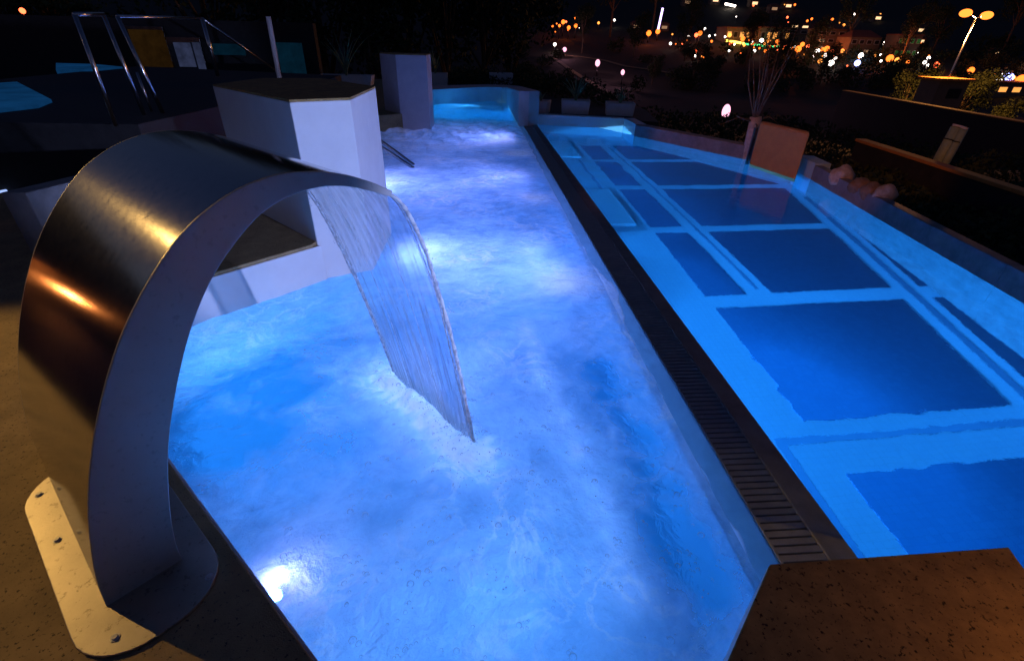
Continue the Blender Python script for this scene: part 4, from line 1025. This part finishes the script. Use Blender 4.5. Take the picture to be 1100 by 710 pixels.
# kiosk at its foot
g2 = aty(1030, 92, 58); a = aty(1011, 84, 58); b = aty(1046, 89, 58); e = empty('kiosk', (g2.x, 58, a.z - 3))
mb = MB(); mb.box(a.x - g2.x + .3, b.x - g2.x - .3, .2, 3, 0, 2.7); mb.build('wall', M['plaster'], e)
mb = MB(); mb.box(a.x - g2.x, b.x - g2.x, -.2, 3.4, 2.7, 2.95); mb.build('roof', M['orange_lit'], e)  # roof colour carries the orange street light
mb = MB(); mb.box(-.8, .8, .14, .2, .9, 1.9); mb.build('window', M['black'], e)
tag(e, 'small flat roofed kiosk under the twin street lamp', 'kiosk')

# ------------------------------------------------------------------ terrace lamps (their light gilds the spout and the deck) and added fill lamps
def terrace_lamp(p, zb, col, power, label, rad=.13):
    e = empty('terrace_lamp', (p[0], p[1], zb)); H = p[2] - zb
    mb = MB(); mb.tube([(0, 0, 0), (0, 0, H - rad)], [.05, .035], n=10); mb.build('pole', M['darkmetal'], e, smooth=True)
    mb = MB(); mb.lathe([(.05, H - rad * 1.05), (.09, H - rad * 1.02), (.09, H - rad * .8), (.05, H - rad * .78)], n=14); mb.build('collar', M['darkmetal'], e, smooth=True)
    mb = MB(); mb.ball((0, 0, H), rad, n=14); mb.build('globe', glow('terrace_globe', col, power / (4 * math.pi * math.pi * rad * rad)), e, smooth=True)
    return tag(e, label, 'lamp')
def flood(p, zb, aim, col, power, ang, label, rad=.06):
    p = Vector(p); d = (Vector(aim) - p).normalized(); e = empty('floodlight', (p.x, p.y, zb)); H = p.z - zb
    mb = MB(); mb.tube([(0, 0, 0), (0, 0, H + .1)], [.05, .035], n=10); mb.build('pole', M['darkmetal'], e, smooth=True)
    q = d.to_track_quat('Z', 'Y').to_matrix()
    mb = MB(); mb.lathe([(.0001, .0), (.07, .01), (.13, .16), (.135, .20), (.12, .20), (.11, .16)], n=18); mb.v = [tuple(q @ Vector(v) + Vector((0, 0, H)) + d * .04) for v in mb.v]; mb.build('housing', M['darkmetal'], e, smooth=True)
    mb = MB(); mb.lathe([(.0001, .17), (.109, .165)], n=18); mb.v = [tuple(q @ Vector(v) + Vector((0, 0, H)) + d * .04) for v in mb.v]; mb.build('lens', glow('flood_lens', col, 12), e)
    l = bpy.data.lights.new('light', 'SPOT'); l.color = col; l.energy = power; l.spot_size = R(2 * ang); l.spot_blend = .35; l.shadow_soft_size = rad
    o = link(bpy.data.objects.new('light', l)); o.parent = e; o.location = Vector((0, 0, H)) + d * .27; o.rotation_euler = (-d).to_track_quat('Z', 'Y').to_euler()
    return tag(e, label, 'floodlight')
flood((-9.2, 5.5, 4.9), -.6, (-2.2, 1.15, .7), (1, .58, .15), 1250, 15, 'yellow floodlight on a pole out on the left, aimed at the spout')
terrace_lamp((-14, 7.4, .3), -.6, (1, .28, .06), 55, 'low orange globe lamp on the far left', .06)

e = empty('added_block_lamp', (2.75, -.35, -.35)); tag(e, 'added hooded amber lamp beside the brown topped block', 'path light')  # lamp added out of frame to light the block top
mb = MB(); mb.tube([(0, 0, 0), (0, 0, .85), (-.1, .05, .97), (-.3, .12, .99)], .02, n=8); mb.build('pole', M['darkmetal'], e, smooth=True)
mb = MB(); mb.lathe([(.0001, 1.02), (.07, 1.01), (.10, .91), (.095, .91), (.065, .99), (.0001, 1.0)], n=16, c=(-.36, .14, 0)); mb.build('hood', M['darkmetal'], e, smooth=True)
mb = MB(); mb.ball((-.36, .14, .95), .035, n=8); mb.build('bulb', glow('added_bulb', (1, .42, .12), 20), e, smooth=True)
l = bpy.data.lights.new('light', 'SPOT'); l.color = (1, .38, .07); l.energy = 150; l.spot_size = R(145); l.spot_blend = .7; l.shadow_soft_size = .04
o = link(bpy.data.objects.new('light', l)); o.parent = e; o.location = (-.36, .14, .90); o.rotation_euler = (R(28), R(10), 0)
flood((-6.2, -1.0, 5.4), -.6, (6.6, 10.6, .6), (1, .28, .035), 1500, 11, 'added floodlight on a tall pole behind the left deck, aimed at the orange lit panel')  # unseen lamp added to warm the panel, rocks and trunk

flood((4.6, -1.6, 1.5), -.35, (-1.15, 4.9, 1.2), (.42, .50, 1), 1800, 14.5, 'added pale lilac floodlight behind the near right corner, aimed at the white block')  # fill light added off frame to brighten the white walls

# ------------------------------------------------------------------ underwater lamps
def uw(loc, dr, col, power, label, group, size=.10, vis=True, bright=.35):
    loc = Vector(loc); dr = Vector(dr).normalized(); e = empty('underwater_lamp', loc)
    q = dr.to_track_quat('Z', 'Y').to_matrix()
    mb = MB(); mb.lathe([(size * 1.2, -.04), (size * 1.2, .012), (size * 1.0, .018), (size * .98, .0)], n=18); mb.v = [tuple(q @ Vector(v)) for v in mb.v]
    mb.build('bezel', M['tube'], e, smooth=False)
    mb = MB(); mb.lathe([(.0001, .012), (size * .6, .010), (size * .98, .004)], n=18); mb.v = [tuple(q @ Vector(v)) for v in mb.v]
    mb.build('lens', glow('underwater_lens', col, bright), e, smooth=True)
    l = bpy.data.lights.new('light', 'SPOT'); l.color = col; l.energy = power * (1.9 if 'calm' in group else 1.28); l.shadow_soft_size = 0; l.spot_size = R(165); l.spot_blend = .9
    o = link(bpy.data.objects.new('light', l)); o.parent = e; o.location = dr * .06; o.rotation_euler = (-dr).to_track_quat('Z', 'Y').to_euler()
    tag(e, label, 'pool lamp', group)
TC = (.17, .44, 1.0); TV = (.34, .36, 1.0); TW = (.34, .44, 1.0)
G1 = 'underwater lamps of the hot tub'; G2 = 'underwater lamps of the calm pool'
k2 = .7071
uw(tuple(at(296, 646, -.10)), (k2, k2, 2.2), (.55, .45, 1), 2.2, 'brightly glaring underwater lamp in the hot tub wall, beside the foot of the spout', G1, size=.035, bright=120)
uw((-2.25, 2.60, -.7), (k2, k2, .1), TC, 110, 'hidden underwater lamp in the hot tub wall below the spout', G1)
uw((.75, .70, -.9), (-k2, k2, .0), TC, 85, 'underwater lamp in the wall of the near right block', G1)
uw((-.42, 3.02, -1.06), (.1, -.25, 1), (.28, .36, 1), 36, 'added underwater floor lamp right below the falling sheet of water', G1)  # lamp added under the plunge to whiten its foam
uw((1.31, 5.4, -.95), (-1, -.1, .1), TW, 125, 'underwater lamp below the overflow edge, second one', G1)
uw((-1.07, 5.4, -.5), (1, 0, .2), TV, 120, 'violet underwater lamp in the side of the white block', G1)
uw((-2.2, 8.4, -.6), (1, .2, .1), TV, 280, 'violet underwater lamp beside the handrail', G1)
uw((1.31, 9.0, -.95), (-1, 0, .1), TV, 210, 'underwater lamp below the overflow edge, third one', G1)
uw((1.31, 13.0, -.95), (-1, 0, .1), TV, 190, 'underwater lamp below the overflow edge, farthest one', G1)
uw((-.3, 20.1, -.5), (0, -1, 0), (.05, .45, 1), 420, 'cyan underwater lamp in the curved end wall of the hot tub', G1)
PC = (.10, .46, 1.0)
for i, (y, pw) in enumerate(((-.5, 260), (3.0, 800), (5.6, 200), (8.5, 380), (11.0, 160), (13.1, 420))):
    uw((1.93, y, -.6), (1, 0, -.6), PC, pw, 'underwater lamp in the pool wall below the coping, number %s from the near end' % ('first second third fourth fifth sixth'.split()[i]), G2)
